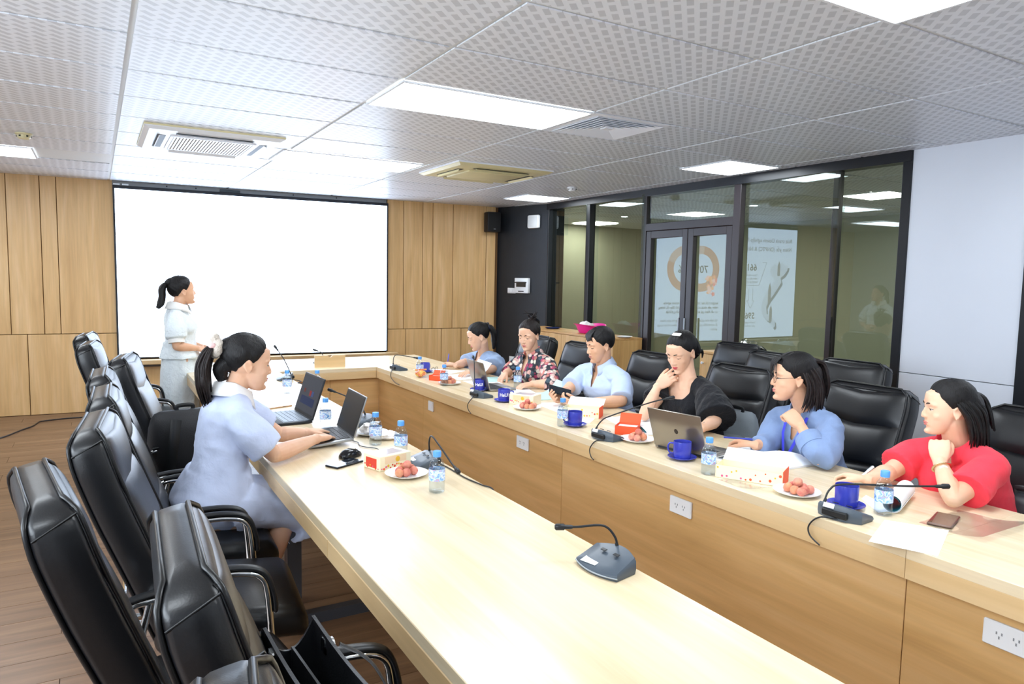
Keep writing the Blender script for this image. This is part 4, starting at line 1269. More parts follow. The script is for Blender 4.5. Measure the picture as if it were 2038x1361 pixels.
put(root, me, 'polo_shirt', M_RED, off)
put(root, collar(J['neck'], up, lat, fwd, .064, .062, .004, 16, .032, .046, .022), 'collar', M_RED, off)
hm = MB(); hair_cap(hm, H, 'back', .014, 1)
hm2 = MB()
strand(hm2, H, [(-.05, 0, .07), (-.085, -.0, .02), (-.095, -.0, -.05), (-.095, 0, -.12)], [.05, .062, .06, .03], 26, .06, 2, .75)
tress(hm2, H, [[(.0, -.074, .03), (-.035, -.088, -.03), (-.05, -.085, -.10), (-.045, -.07, -.185)], [(-.04, -.066, .05), (-.085, -.075, -.02), (-.10, -.07, -.10), (-.10, -.06, -.20)], [(-.08, -.04, .06), (-.125, -.04, -.01), (-.135, -.035, -.10), (-.14, -.03, -.205)], [(-.09, 0, .07), (-.135, 0, -.01), (-.142, 0, -.10), (-.15, 0, -.205)], [(-.08, .04, .06), (-.125, .04, -.01), (-.135, .035, -.10), (-.135, .03, -.20)], [(-.04, .066, .05), (-.085, .075, -.02), (-.10, .07, -.10), (-.10, .06, -.19)], [(.0, .074, .03), (-.03, .088, -.03), (-.045, .085, -.10), (-.04, .07, -.17)]], 84, .0105, 3, .007)
tress(hm2, H, [[(-.105, -.035, .06), (-.14, -.05, .03), (-.165, -.06, -.04), (-.19, -.07, -.12)], [(-.105, -.01, .06), (-.15, -.02, .03), (-.175, -.03, -.04), (-.19, -.03, -.13)]], 18, .0095, 4, .008)
hr = put(root, hm, 'hair', M_HAIR, off); put(root, hm2, 'long_hair', M_HAIR, off)
sc = MB().tube([H.w(-.105, .02*math.cos(a)-.025, .055+.02*math.sin(a)) for a in np.linspace(0, 2*math.pi, 12, endpoint=False)], .011, 8, loop=True)
put(root, sc, 'hair_tie', mat('black_scrunchie', '#141416', .8), off)
put(root, MB().sphere(H.w(-.122, -.05, .043), (.011, .011, .011), 10, 8), 'hair_clip', M_PLASTIC, off)
wd = (Vector(J['lw'])-Vector(J['le'])).normalized(); wc = lerp(J['le'], J['lw'], .84)
_, s_, n_ = basis(wd)
put(root, MB().tube([wc+(s_*math.cos(a)+n_*math.sin(a))*.0285 for a in np.linspace(0, 2*math.pi, 24, endpoint=False)], [(.008, .0025)]*24, 8, loop=True, up=tuple(wd)), 'wristwatch', mat('pale_gold_metal', '#d8c9a0', .25, 1), off)
out = (wc-Vector((2.95, 1.5, .9))).normalized(); out = V3(-.72, -.66, 0)
d_ = MB().lathe([(.0155, 0), (.0165, .004), (.014, .007), (0, .007)], 20, M=Matrix.Translation(wc+out*.026) @ out.to_track_quat('Z', 'Y').to_matrix().to_4x4())
put(root, d_, 'watch_case', mat('pearl_watch_face', '#e6e2da', .2, .2), off, 40)
lower_body(root, J, off, .95)

# ---------------------------------------------------------------- woman with glasses, blue shirt
J = dict(head=(2.872, 2.222, 1.117), neck=(2.955, 2.20, .94), rs=(2.96, 2.355, .885), ls=(2.93, 2.055, .905), le=(2.725, 1.945, .80), lw=(2.785, 2.098, .908), re=(2.82, 2.316, .78), rw=(2.715, 2.292, .787), hip=(3.08, 2.2, .57), face=(-1, 0, 0))
root, H, up, lat, fwd, off = person('woman with glasses and long dark hair in a slate blue shirt', J, (143, -4, 0), M_SKIN2, k=.92, size=.98, eyes='open', lips=M_LIP,
    hands=[('l', J['le'], J['lw'], dict(d=(-.18, .72, .66), n=(.35, .55, -.5), thumb_side=-1, curl=(75, 80, 50), spread=1, thumb=(.7, .5, .5), thumb_curl=40)),
           ('r', J['re'], J['rw'], dict(d=(-.3, .93, .05), n=(-.3, 0, -.95), thumb_side=1, curl=(35, 50, 30), spread=2, thumb=(.8, .4, .35), thumb_curl=15))])
M_SLATE = fabric('slate_blue_chiffon', '#8096bd', .12, .3)
me = shirt(J, up, lat, fwd, .92, [([J['ls'], lerp(J['ls'], J['le'], .45)+V3(.0, -.012, 0), V3(*J['le'])+V3(.01, -.01, .012), lerp(J['le'], J['lw'], .42)], [.060, .063, .060, .054]),
    ([J['rs'], lerp(J['rs'], J['re'], .5), V3(*J['re']), lerp(J['re'], J['rw'], .75)], [.064, .066, .058, .046])], .014, 1.0)
neck_cut(me, J['neck'], up, lat, fwd, .062, .06, .008, .10, .03); wrinkle(me, .006, 10, 4); folds(me, .0065, 15, (.3, .6, 1), 2)
put(root, me, 'shirt', M_SLATE, off)
put(root, collar(J['neck'], up, lat, fwd, .062, .06, .004, 24, .034, .048, .035), 'collar', M_SLATE, off)
c0, c1 = lerp(J['le'], J['lw'], .33), lerp(J['le'], J['lw'], .66)
put(root, MB().tube([c0, c1], [.062, .058], 18), 'cuff', M_SLATE, off, 60)
hm = MB(); hair_cap(hm, H, 'fringe', .016, 3)
put(root, hm, 'hair', M_HAIR, off)
hm2 = MB()
strand(hm2, H, [(-.05, 0, .07), (-.085, -.0, .02), (-.095, -.01, -.05), (-.09, -.02, -.13)], [.05, .062, .056, .02], 26, .06, 2, .75)
tress(hm2, H, [[(.0, -.076, .035), (-.02, -.09, -.03), (-.03, -.092, -.11), (-.005, -.085, -.25)], [(-.03, -.074, .05), (-.06, -.088, -.03), (-.07, -.088, -.11), (-.05, -.08, -.25)], [(-.07, -.055, .06), (-.105, -.06, -.02), (-.115, -.06, -.11), (-.10, -.065, -.24)], [(-.09, 0, .07), (-.135, -.01, -.01), (-.14, -.02, -.10), (-.13, -.03, -.21)], [(-.07, .055, .06), (-.11, .055, -.02), (-.115, .05, -.11), (-.11, .045, -.19)], [(-.02, .076, .04), (-.04, .088, -.03), (-.03, .088, -.10), (-.0, .082, -.16)]], 88, .0105, 6, .007)
tress(hm2, H, [[(-.095, -.04, .08), (-.135, -.05, .06), (-.15, -.05, -.03), (-.135, -.05, -.15)], [(-.095, .02, .08), (-.14, .015, .06), (-.158, .01, -.03), (-.145, -.01, -.14)]], 22, .010, 9, .008)
put(root, hm2, 'long_hair', M_HAIRB, off)
hm3 = MB()
for k, (y0, y1, z1, r) in enumerate(((-.045, -.058, -.005, .010), (-.03, -.045, .012, .009), (-.01, -.018, .03, .008), (.012, .02, .03, .008), (.035, .05, .0, .009), (-.055, -.067, -.03, .009))):
    strand(hm3, H, [(.06, y0*.7, .1), (.088, y0, .07), (.096-.25*abs(y1)*.4, y1, z1)], [r, r, .0015], 8, .1, k, .35)
put(root, hm3, 'fringe_strands', M_HAIR, off)
gl = MB()
for q in (-1, 1):
    gl.tube([H.w(.099-.004*abs(math.cos(a)), q*.033+.021*math.cos(a), .0+.0185*math.sin(a)) for a in np.linspace(0, 2*math.pi, 20, endpoint=False)], .0011, 6, loop=True)
    gl.tube([H.w(.094, q*.054, .004), H.w(.06, q*.069, .006), H.w(-.0, q*.08, .008)], .001, 6)
gl.tube([H.w(.098, -.012, .003), H.w(.102, 0, .005), H.w(.098, .012, .003)], .001, 6)
put(root, gl, 'glasses', mat('thin_dark_metal', '#3a3234', .3, .8), off)
# lanyard with badge
ly = thing('lanyard', 'blue lanyard with a small card worn by the woman with glasses', 'lanyard', (2.86, 2.17, .80))
lo = Matrix.Translation(-Vector((2.86, 2.17, .80)))
N_ = Vector(J['neck'])
band = MB()
for sgn in (-1, 1):
    band.tube([N_+lat*(sgn*.058)+fwd*.06+up*.015, N_+lat*(sgn*.045)+fwd*.125-up*.06, N_+lat*(sgn*.01)+fwd*.185-up*.155], [(.008, .0014)]*3, 6, up=tuple(fwd), M=lo)
band.build('strap', mat('royal_blue_ribbon', '#3f43d6', .6), ly, 60)
bp = N_+fwd*.188-up*.155
MB().rbox(-.004, .004, -.026, .026, -.036, .0, .002, 1, M=lo @ Matrix.Translation(bp) @ Matrix.Rotation(math.atan2(fwd.y, fwd.x), 4, 'Z')).build('card', M_PLASTIC, ly, None)
MB().box(.0041, .0046, -.016, .016, -.03, -.01, M=lo @ Matrix.Translation(bp) @ Matrix.Rotation(math.atan2(fwd.y, fwd.x), 4, 'Z')).build('card_print', mat('yellow_print', '#d9a32f', .5), ly, None)
lower_body(root, J, off, .92)

# ---------------------------------------------------------------- woman in black blouse
J = dict(head=(2.925, 3.035, 1.158), neck=(2.965, 3.015, .995), rs=(2.95, 3.185, .93), ls=(2.955, 2.845, .945), re=(2.72, 3.10, .792), rw=(2.83, 3.118, .95), le=(2.87, 2.70, .82), lw=(2.735, 2.66, .80), hip=(3.08, 3.0, .57), face=(-1, 0, 0))
root, H, up, lat, fwd, off = person('woman in a black blouse touching her chin while reading', J, (190, -27, 0), M_SKIN, k=.95, size=.97, eyes='down', lips=M_LIPR,
    hands=[('r', J['re'], J['rw'], dict(d=(.42, -.62, .62), n=(.55, .6, -.3), thumb_side=1, spread=4, thumb=(.75, .5, .25), thumb_curl=20, per=[(8, 12, 8), (22, 30, 15), (32, 42, 25), (40, 50, 30)])),
           ('l', J['le'], J['lw'], dict(d=(-.25, .92, .12), n=(.35, .1, -.9), thumb_side=-1, curl=(30, 40, 25), spread=2, thumb=(.75, .5, .3), thumb_curl=20))])
M_BLK = fabric('black_chiffon', '#17181d', .15, .5, 26)
me = shirt(J, up, lat, fwd, .95, [([J['ls'], lerp(J['ls'], J['le'], .45)+V3(0, -.01, 0), lerp(J['ls'], J['le'], .98)+V3(.0, -.012, .005)], [.066, .088, .108]),
    ([J['rs'], lerp(J['rs'], J['re'], .3), lerp(J['rs'], J['re'], .52)+V3(.02, .0, -.0)], [.064, .078, .09])], .016, 1.02)
neck_cut(me, J['neck'], up, lat, fwd, .098, .092, .03, 0, 0, -.075); wrinkle(me, .005, 14, 7, (1, 1, .35)); folds(me, .006, 26, (0, 1, .05), 3)
put(root, me, 'blouse', M_BLK, off)
hm = MB(); hair_cap(hm, H, 'back', .013, 5); put(root, hm, 'hair', M_HAIR, off)
hm2 = MB()
strand(hm2, H, [(-.06, 0, .05), (-.10, -.01, .0), (-.115, -.015, -.06), (-.11, -.02, -.11)], [.04, .056, .052, .02], 22, .14, 4, .9)
random.seed(11)
for k in range(12):
    a = random.uniform(-.06, .045); z = random.uniform(-.09, .03)
    strand(hm2, H, [(-.10, a, z), (-.135-random.uniform(0, .02), a*1.2, z+.012), (-.145, a*1.35, z-.012), (-.128, a*1.4, z-.035)], [.014, .013, .010, .003], 8, .1, k, .8)
put(root, hm2, 'curled_bun', M_HAIR, off)
put(root, MB().rbox(-.012, .012, -.03, .03, -.004, .004, .003, 1, M=H.M @ Matrix.Translation((.01, .01, .126)) @ Matrix.Rotation(.15, 4, 'Y')), 'hair_clip', mat('pearl_clip', '#eceae6', .2), off, 40)
put(root, MB().tube([lerp(J['le'], J['lw'], .86)+V3(.002, 0, 0)+V3(.02*math.cos(a), .008*math.cos(a), .0)+V3(0, 0, .0245*math.sin(a))+V3(.006*math.cos(a), 0, 0) for a in np.linspace(0, 2*math.pi, 20, endpoint=False)], .0016, 6, loop=True), 'bracelet', mat('silver_chain', '#cfd0d2', .2, 1), off)
lower_body(root, J, off, .95)

# ---------------------------------------------------------------- man in light blue shirt
J = dict(head=(2.95, 3.839, 1.125), neck=(3.0, 3.853, .965), rs=(2.98, 4.065, .895), ls=(3.0, 3.665, .905), le=(2.90, 3.53, .79), lw=(2.625, 3.58, .79), re=(2.765, 3.96, .80), rw=(2.595, 3.765, .80), hip=(3.1, 3.85, .57), face=(-1, 0, 0))
root, H, up, lat, fwd, off = person('man in a light blue short-sleeved shirt looking at his phone', J, (170, -16, 0), M_SKIN2, female=False, k=1.0, eyes='down', lips=mat('lips_natural', '#b9776a', .5), size=.98, wmul=1.06,
    hands=[('l', J['le'], J['lw'], dict(d=(-.86, .5, .02), n=(.35, .55, .75), thumb_side=-1, curl=(30, 40, 30), spread=2, thumb=(.85, .35, .4), thumb_curl=10)),
           ('r', J['re'], J['rw'], dict(d=(-.85, -.25, .0), n=(.2, -.6, .75), thumb_side=1, curl=(35, 40, 30), spread=2, thumb=(.85, .35, .4), thumb_curl=10))])
M_LBL = fabric('light_blue_shirting', '#bccceb', .05)
me = shirt(J, up, lat, fwd, 1.0, [([J['ls'], lerp(J['ls'], J['le'], .4)+V3(0, -.008, 0), lerp(J['ls'], J['le'], .9)], [.062, .068, .075]), ([J['rs'], lerp(J['rs'], J['re'], .4), lerp(J['rs'], J['re'], .74)], [.066, .072, .076])], .016, 1.06, False)
neck_cut(me, J['neck'], up, lat, fwd, .066, .064, .008, .10, .026); wrinkle(me, .005, 10, 12); folds(me, .0065, 15, (.2, .4, 1), 4)
put(root, me, 'shirt', M_LBL, off)
put(root, collar(J['neck'], up, lat, fwd, .067, .066, .004, 20, .04, .055, .03), 'collar', M_LBL, off)
put(root, MB().tube([Vector(J['neck'])+fwd*(.075+.02*t)-up*(.085+.22*t) for t in np.linspace(0, 1, 6)], [(.013, .0025)]*6, 8, up=tuple(fwd)), 'button_placket', M_LBL, off, 60)
pk = Vector(J['neck'])+fwd*.135-up*.17+lat*.075
hm = MB(); hair_cap(hm, H, 'man', .016, 9, 1.1); 
hm2 = MB(); random.seed(4)
for k in range(16):
    y = -.04+.08*k/15
    strand(hm2, H, [(.03, y*.8, .112), (.068, y*.95, .088), (.087-9*y*y, y*1.05+.006, .058-random.uniform(0, .010))], [.010, .009, .002], 8, .1, k, .5)
put(root, hm, 'hair', M_HAIR, off); put(root, hm2, 'fringe', M_HAIR, off)
wc = lerp(J['le'], J['lw'], .86); wd = (Vector(J['lw'])-Vector(J['le'])).normalized(); _, s_, n_ = basis(wd)
put(root, MB().tube([wc+(s_*math.cos(a)+n_*math.sin(a))*.0305 for a in np.linspace(0, 2*math.pi, 24, endpoint=False)], [(.012, .0028)]*24, 8, loop=True, up=tuple(wd)), 'wristwatch', mat('black_strap', '#1b1b1d', .5), off)
put(root, MB().rbox(-.012, .012, -.016, .016, -.004, .004, .003, 1, M=Matrix.Translation(wc+V3(-.01, -.026, .018)) @ V3(-.2, -.75, .6).to_track_quat('Z', 'Y').to_matrix().to_4x4()), 'watch_case', mat('silver_watch', '#e4e6ea', .2, .6), off, 40)
lower_body(root, J, off, 1.0)

# ---------------------------------------------------------------- woman in floral shirt
J = dict(head=(2.93, 4.724, 1.122), neck=(2.995, 4.757, .955), rs=(3.0, 4.945, .885), ls=(3.0, 4.56, .90), le=(2.90, 4.345, .79), lw=(2.78, 4.42, .787), re=(2.88, 4.94, .80), rw=(2.79, 4.835, .82), hip=(3.1, 4.75, .57), face=(-1, 0, 0))
root, H, up, lat, fwd, off = person('woman in a floral shirt with pinned-up hair looking down', J, (206, -17, 0), M_SKIN, k=1.0, size=.96, eyes='down', lips=M_LIP, wmul=1.05,
    hands=[('l', J['le'], J['lw'], dict(d=(-.95, .1, -.12), n=(0, .1, -.95), thumb_side=-1, curl=(30, 35, 25), spread=4, thumb=(.75, .5, .3))),
           ('r', J['re'], J['rw'], dict(d=(-.65, -.25, -.55), n=(-.2, -.2, -.8), thumb_side=1, curl=(25, 40, 25), spread=4, thumb=(.75, .5, .3)))])
M_FLO = floral_fabric('floral_print_cloth')
me = shirt(J, up, lat, fwd, 1.0, [([J['ls'], lerp(J['ls'], J['le'], .5), V3(*J['le']), lerp(J['le'], J['lw'], .25)], [.068, .074, .066, .058]), ([J['rs'], lerp(J['rs'], J['re'], .6), V3(*J['re']), lerp(J['re'], J['rw'], .35)], [.068, .07, .064, .056])], .016, 1.05)
neck_cut(me, J['neck'], up, lat, fwd, .066, .062, .008, .15, .034); wrinkle(me, .006, 10, 15); folds(me, .0065, 15, (.2, .4, 1), 5)
put(root, me, 'floral_shirt', M_FLO, off)
put(root, collar(J['neck'], up, lat, fwd, .067, .064, .004, 26, .036, .055, .045), 'collar', M_FLO, off)
hm = MB(); hair_cap(hm, H, 'back', .016, 12); put(root, hm, 'hair', M_HAIRB, off)
hm2 = MB()
strand(hm2, H, [(-.05, 0, .10), (-.09, 0, .105), (-.115, 0, .075), (-.11, 0, .03)], [.02, .036, .04, .026], 18, .14, 4, .8)
random.seed(5)
for k in range(9):
    y = random.uniform(-.05, .05)
    strand(hm2, H, [(-.09, y*.5, .10), (-.085+random.uniform(-.03, .03), y, .15), (-.07+random.uniform(-.05, .05), y*1.6, .165+random.uniform(-.02, .015))], [.009, .006, .0015], 8, .1, k, .5)
put(root, hm2, 'pinned_bun', M_HAIRB, off)
put(root, MB().tube([H.w(-.10, -.045, .10), H.w(-.09, -.02, .125), H.w(-.088, .02, .127), H.w(-.10, .045, .10)], .008, 8, round_caps=True), 'claw_clip', mat('dark_claw_clip', '#1c1d22', .3), off)
lower_body(root, J, off, 1.0)

# ---------------------------------------------------------------- woman in blue blouse writing at the far end
J = dict(head=(2.93, 5.581, 1.046), neck=(3.02, 5.635, .875), rs=(3.02, 5.82, .81), ls=(3.03, 5.43, .83), le=(2.93, 5.305, .785), lw=(2.70, 5.2, .787), re=(2.87, 5.76, .785), rw=(2.745, 5.655, .785), hip=(3.12, 5.6, .56), face=(-1, 0, 0))
root, H, up, lat, fwd, off = person('woman in a blue blouse writing at the far end of the table', J, (163, -24, 0), M_SKIN, k=1.0, eyes='down', lips=M_LIPR, wmul=1.02,
    hands=[('l', J['le'], J['lw'], dict(d=(-.9, -.2, .0), n=(0, 0, -1), thumb_side=-1, curl=(15, 20, 15), spread=5)),
           ('r', J['re'], J['rw'], dict(d=(-.62, .55, .05), n=(-.1, -.5, -.6), thumb_side=1, curl=(45, 50, 30), spread=2, thumb=(.85, .35, .35)))])
M_BLU = fabric('cornflower_blouse', '#9db4d8', .07)
me = shirt(J, up, lat, fwd, 1.0, [([J['ls'], lerp(J['ls'], J['le'], .5)+V3(0, -.01, .0), lerp(J['ls'], J['le'], .9)+V3(0, 0, .0)], [.068, .09, .1]), ([J['rs'], lerp(J['rs'], J['re'], .5), lerp(J['rs'], J['re'], .75)], [.068, .075, .08])], .016, 1.02)
neck_cut(me, J['neck'], up, lat, fwd, .066, .062, .008, .15, .042); wrinkle(me, .005, 10, 21); folds(me, .0065, 15, (.2, .5, 1), 6)
put(root, me, 'blouse', M_BLU, off)
hm = MB(); hair_cap(hm, H, 'back', .012, 15); put(root, hm, 'hair', M_HAIR, off)
hm2 = MB(); strand(hm2, H, [(-.09, 0, .045), (-.128, -.005, .03), (-.14, -.012, -.03), (-.12, -.02, -.10), (-.085, -.02, -.165)], [.022, .032, .036, .032, .012], 20, .12, 3, .8)
strand(hm2, H, [(-.06, -.0, .05), (-.095, 0, .045), (-.11, 0, .03)], [.05, .045, .02], 20, .08, 3, .9)
put(root, hm2, 'ponytail', M_HAIR, off)
ht = MB().tube([H.w(-.118, .024*math.cos(a), .04+.024*math.sin(a)) for a in np.linspace(0, 2*math.pi, 12, endpoint=False)], .007, 8, loop=True); ht.sphere(H.w(-.125, -.022, .065), .014, 10, 8); ht.sphere(H.w(-.112, -.012, .072), .011, 10, 8)
put(root, ht, 'hair_tie', mat('navy_hair_tie', '#1c2138', .5), off)
lower_body(root, J, off, 1.0)

# ---------------------------------------------------------------- typing woman on the left
J = dict(head=(.556, 3.2, 1.177), neck=(.492, 3.225, 1.03), rs=(.498, 3.085, .955), ls=(.53, 3.385, .965), re=(.634, 3.045, .80), rw=(.868, 3.262, .80), le=(.735, 3.42, .80), lw=(.862, 3.415, .80), hip=(.42, 3.17, .585), face=(1, -.05, 0))
kn = [((.40, 3.28, .555), (.74, 3.30, .54), (.60, 3.30, .09), (1, 0, 0)), ((.40, 3.10, .555), (.70, 3.10, .535), (.53, 3.07, .09), (1, -.1, 0))]
root, H, up, lat, fwd, off = person('woman in a pale blue dress typing on the grey laptop', J, (2, -12, 0), M_SKIN, k=.95, eyes='open', lips=M_LIP, legs=kn, curve=.02,
    hands=[('r', J['re'], J['rw'], dict(d=(.72, .68, -.08), n=(.0, 0, -1), thumb_side=1, curl=(18, 30, 20), spread=5, thumb=(.7, .6, .2))),
           ('l', J['le'], J['lw'], dict(d=(.85, .5, -.05), n=(.0, 0, -1), thumb_side=-1, curl=(18, 30, 20), spread=5, thumb=(.7, .6, .2)))])
M_STR = fabric('pale_blue_cloth', '#c8d3ef', .08, .3)
def dress_lower(mb):
    secs = [((.43, 3.195, .74), .155, .125, 0), ((.40, 3.19, .62), .20, .165, 0), ((.43, 3.19, .575), .20, .13, 60), ((.55, 3.19, .57), .19, .105, 82), ((.66, 3.195, .555), .185, .1, 90), ((.745, 3.195, .53), .185, .115, 100), ((.775, 3.195, .485), .18, .11, 130), ((.765, 3.195, .42), .185, .11, 165)]
    rings = []
    for ci, (c, w, d, tilt) in enumerate(secs):
        t = math.radians(tilt); dirn = Vector((math.sin(t), 0, math.cos(t) if tilt < 90 else math.cos(t))); c = Vector(c)
        f = Vector((math.cos(t), 0, -math.sin(t)))
        rings.append([c+Vector((0, w*a, 0))+f*(d*b) for a, b in sup(30, 2.6)])
    mb.loft(rings)
    mb.sphere((.42, 3.19, .59), (.18, .2, .13), 20, 12)
me = shirt(J, up, lat, fwd, .95, [([J['rs'], lerp(J['rs'], J['re'], .4)+V3(0, -.008, 0), lerp(J['rs'], J['re'], .8)], [.064, .075, .074]), ([J['ls'], lerp(J['ls'], J['le'], .4), lerp(J['ls'], J['le'], .7)], [.064, .072, .072])], .016, 1.0, extra=dress_lower, curve=.02)
neck_cut(me, J['neck'], up, lat, fwd, .064, .062, .006, .06, .02); wrinkle(me, .0065, 9, 31); folds(me, .0065, 15, (.5, .2, 1), 7)
put(root, me, 'dress', M_STR, off)
put(root, collar(J['neck'], up, lat, fwd, .068, .068, .004, 14, .036, .062, .02, .02), 'white_collar', fabric('white_collar_cloth', '#f3f3f4', .03), off)
hm = MB(); hair_cap(hm, H, 'back', .015, 18); put(root, hm, 'hair', M_HAIR, off)
hm2 = MB()
strand(hm2, H, [(-.05, 0, .06), (-.095, 0, .05), (-.122, 0, .04)], [.06, .045, .026], 20, .08, 3, .95)
strand(hm2, H, [(-.06, 0, -.0), (-.10, 0, -.04), (-.085, 0, -.09)], [.05, .036, .02], 20, .08, 5, .95)
put(root, hm2, 'gathered_hair', M_HAIR, off)
hm3 = MB(); strand(hm3, H, [(-.135, 0, .045), (-.165, -.005, .025), (-.172, -.01, -.03), (-.158, -.012, -.11), (-.13, -.012, -.165)], [.017, .026, .034, .036, .012], 24, .1, 8, .75)
tress(hm3, H, [[(-.14, -.008, .045), (-.16, -.034, .02), (-.165, -.042, -.06), (-.13, -.034, -.15), (-.105, -.02, -.225)], [(-.15, 0, .045), (-.185, -.02, .02), (-.20, -.02, -.05), (-.175, -.018, -.15), (-.125, -.012, -.235)], [(-.14, .008, .045), (-.17, .024, .02), (-.18, .026, -.06), (-.15, .018, -.15), (-.11, .004, -.22)], [(-.13, 0, .035), (-.14, 0, .0), (-.14, 0, -.06), (-.12, 0, -.14), (-.095, 0, -.215)]], 48, .009, 5, .005)
put(root, hm3, 'ponytail', M_HAIRB, off)
sc = MB(); sc.tube([H.w(-.135, .024*math.cos(a), .042+.026*math.sin(a)) for a in np.linspace(0, 2*math.pi, 14, endpoint=False)], [.019, .022, .018, .021, .019, .022, .018, .02, .022, .019, .021, .018, .022, .019], 10, loop=True)
sc.sphere(H.w(-.15, -.005, .082), .021, 14, 10)
put(root, sc, 'plush_scrunchie', fabric('beige_plush', '#d9cdc0', .08, .8, 60, .5), off)
put(root, MB().sphere(H.w(-.158, -.028, .05), (.016, .011, .012), 12, 8), 'pink_bow', fabric('pink_plush', '#f0c6c4', .05), off)
shoes(root, off, kn, mat('pale_shoe', '#cfc9c4', .5))

# ---------------------------------------------------------------- standing woman
J = dict(head=(.612, 6.4, 1.409), neck=(.575, 6.4, 1.268), rs=(.54, 6.265, 1.17), ls=(.625, 6.535, 1.175), re=(.548, 6.225, .97), rw=(.705, 6.30, .945), le=(.65, 6.60, .96), lw=(.76, 6.46, .94), hip=(.585, 6.4, .80), face=(1, .2, 0))
st = [((.57, 6.32, .8), (.575, 6.31, .43), (.56, 6.31, .09), (1, .1, 0)), ((.60, 6.48, .8), (.605, 6.48, .43), (.60, 6.49, .09), (1, .2, 0))]
root, H, up, lat, fwd, off = person('standing woman in a white dress facing the wall screen', J, (12, 2, 0), M_SKIN2, k=.92, eyes='open', lips=M_LIP, legs=st, size=.98,
    hands=[('r', J['re'], J['rw'], dict(d=(.88, .3, -.3), n=(.0, .5, -.7), thumb_side=1, curl=(40, 50, 30), spread=2, thumb=(.8, .35, .4))),
           ('l', J['le'], J['lw'], dict(d=(.6, -.75, -.2), n=(-.5, -.3, -.6), thumb_side=-1, curl=(30, 40, 25), spread=2))])
M_WDR = fabric('white_textured_cloth', '#e6eef2', .05, .5, 40)
def peplum(mb):
    rings = []
    c0 = Vector((.585, 6.4, 0))
    for z, w, d in ((1.0, .142, .118), (.95, .148, .125), (.90, .165, .140), (.862, .178, .152)):
        rings.append([c0+Vector((0, 0, z))+lat*(w*a*(1+.03*math.cos(9*math.atan2(b, a))))+fwd*(d*b*(1+.03*math.cos(9*math.atan2(b, a)))) for a, b in sup(40, 2.1)])
    mb.loft(rings)
me = shirt(J, up, lat, fwd, .92, [([J['rs'], lerp(J['rs'], J['re'], .3)+V3(0, -.01, 0), lerp(J['rs'], J['re'], .6), lerp(J['rs'], J['re'], .72)], [.058, .08, .085, .062]), ([J['ls'], lerp(J['ls'], J['le'], .3), lerp(J['ls'], J['le'], .6), lerp(J['ls'], J['le'], .72)], [.058, .08, .085, .062])], .015, 1.0, extra=peplum)
cut(me, lambda c: c[:, 2] < .862)
neck_cut(me, J['neck'], up, lat, fwd, .07, .066, .012, .045, .03); wrinkle(me, .004, 14, 41); folds(me, .0065, 15, (0, .3, 1), 8)
put(root, me, 'top', M_WDR, off)
for a, b in (('rs', 're'), ('ls', 'le')):
    put(root, MB().tube([lerp(J[a], J[b], .70), lerp(J[a], J[b], .86)], [.061, .06], 18), 'sleeve_cuff', fabric('white_cotton', '#f2f1ee', .03), off, 60)
put(root, collar(J['neck'], up, lat, fwd, .07, .068, .008, 22, .03, .058, .03, .022), 'collar', fabric('white_cotton'), off) if False else put(root, collar(J['neck'], up, lat, fwd, .07, .068, .008, 22, .03, .058, .03, .022), 'collar', MATS['white_cotton'], off)
sk = MB(); rings = []
for z, w, d in ((.92, .138, .112), (.86, .155, .13), (.75, .165, .142), (.55, .175, .15), (.35, .185, .158), (.16, .195, .165)):
    g = .01+.03*(.92-z)
    rings.append([Vector((.582, 6.4, z))+lat*(w*a*(1+g*math.cos(11*math.atan2(b, a)+z*2)))+fwd*(d*b*(1+g*math.cos(11*math.atan2(b, a)+z*2))) for a, b in sup(88, 2.1)])
sk.loft(rings); put(root, sk, 'long_skirt', M_WDR, off, 180)
hm = MB(); hair_cap(hm, H, 'back', .016, 22); put(root, hm, 'hair', M_HAIR, off)
hm2 = MB(); strand(hm2, H, [(-.05, 0, .07), (-.095, 0, .07), (-.125, 0, .06)], [.05, .04, .02], 18, .08, 3, .95)
strand(hm2, H, [(-.125, 0, .065), (-.155, .0, .02), (-.16, .0, -.05), (-.175, 0, -.10), (-.20, 0, -.135)], [.02, .033, .032, .034, .016], 20, .12, 8, .8)
put(root, hm2, 'ponytail', M_HAIR, off)
shoes(root, off, st, mat('pale_shoe'))
# ================================================================ THINGS ON THE TABLES
T0 = TZ+.0005
# ---- water bottles
M_BOT = None
def clear_mat(name, tint, mixf=.12, rough=.02):
    m = bpy.data.materials.new(name); m.use_nodes = True; t = m.node_tree; t.nodes.clear()
    o = t.nodes.new('ShaderNodeOutputMaterial'); mx = t.nodes.new('ShaderNodeMixShader')
    tr = t.nodes.new('ShaderNodeBsdfTransparent'); gl = t.nodes.new('ShaderNodeBsdfGlossy'); gl.inputs['Roughness'].default_value = rough
    tr.inputs[0].default_value = tint
    t.links.new(facing_mix(t, mixf, .6), mx.inputs[0]); t.links.new(tr.outputs[0], mx.inputs[1]); t.links.new(gl.outputs[0], mx.inputs[2]); t.links.new(mx.outputs[0], o.inputs[0])
    MATS[name] = m
    return m
M_BOT = clear_mat('clear_bottle_plastic', (.93, .95, .97, 1), .05)
M_WAT = clear_mat('water', (.90, .93, .95, 1), .02)
M_CAP = mat('light_blue_cap', '#5b9fe6', .4)
def label_mat():
    m = mat('bottle_label_print', '#cfe2f4', .4); t = NT(m); v = t.coords(scale=(1, 1, 1))
    n = t.noise(v, 42, 2, .5, 1.2)
    t.link(t.ramp(n, [(.30, srgb('#3f7fd0')), (.42, srgb('#8fbdf0')), (.52, srgb('#eef4fb')), (.60, srgb('#7fb2ee')), (.68, srgb('#d9a6c8')), (.76, srgb('#58b58c'))], 'LINEAR'), t.b.inputs['Base Color'])
    return m
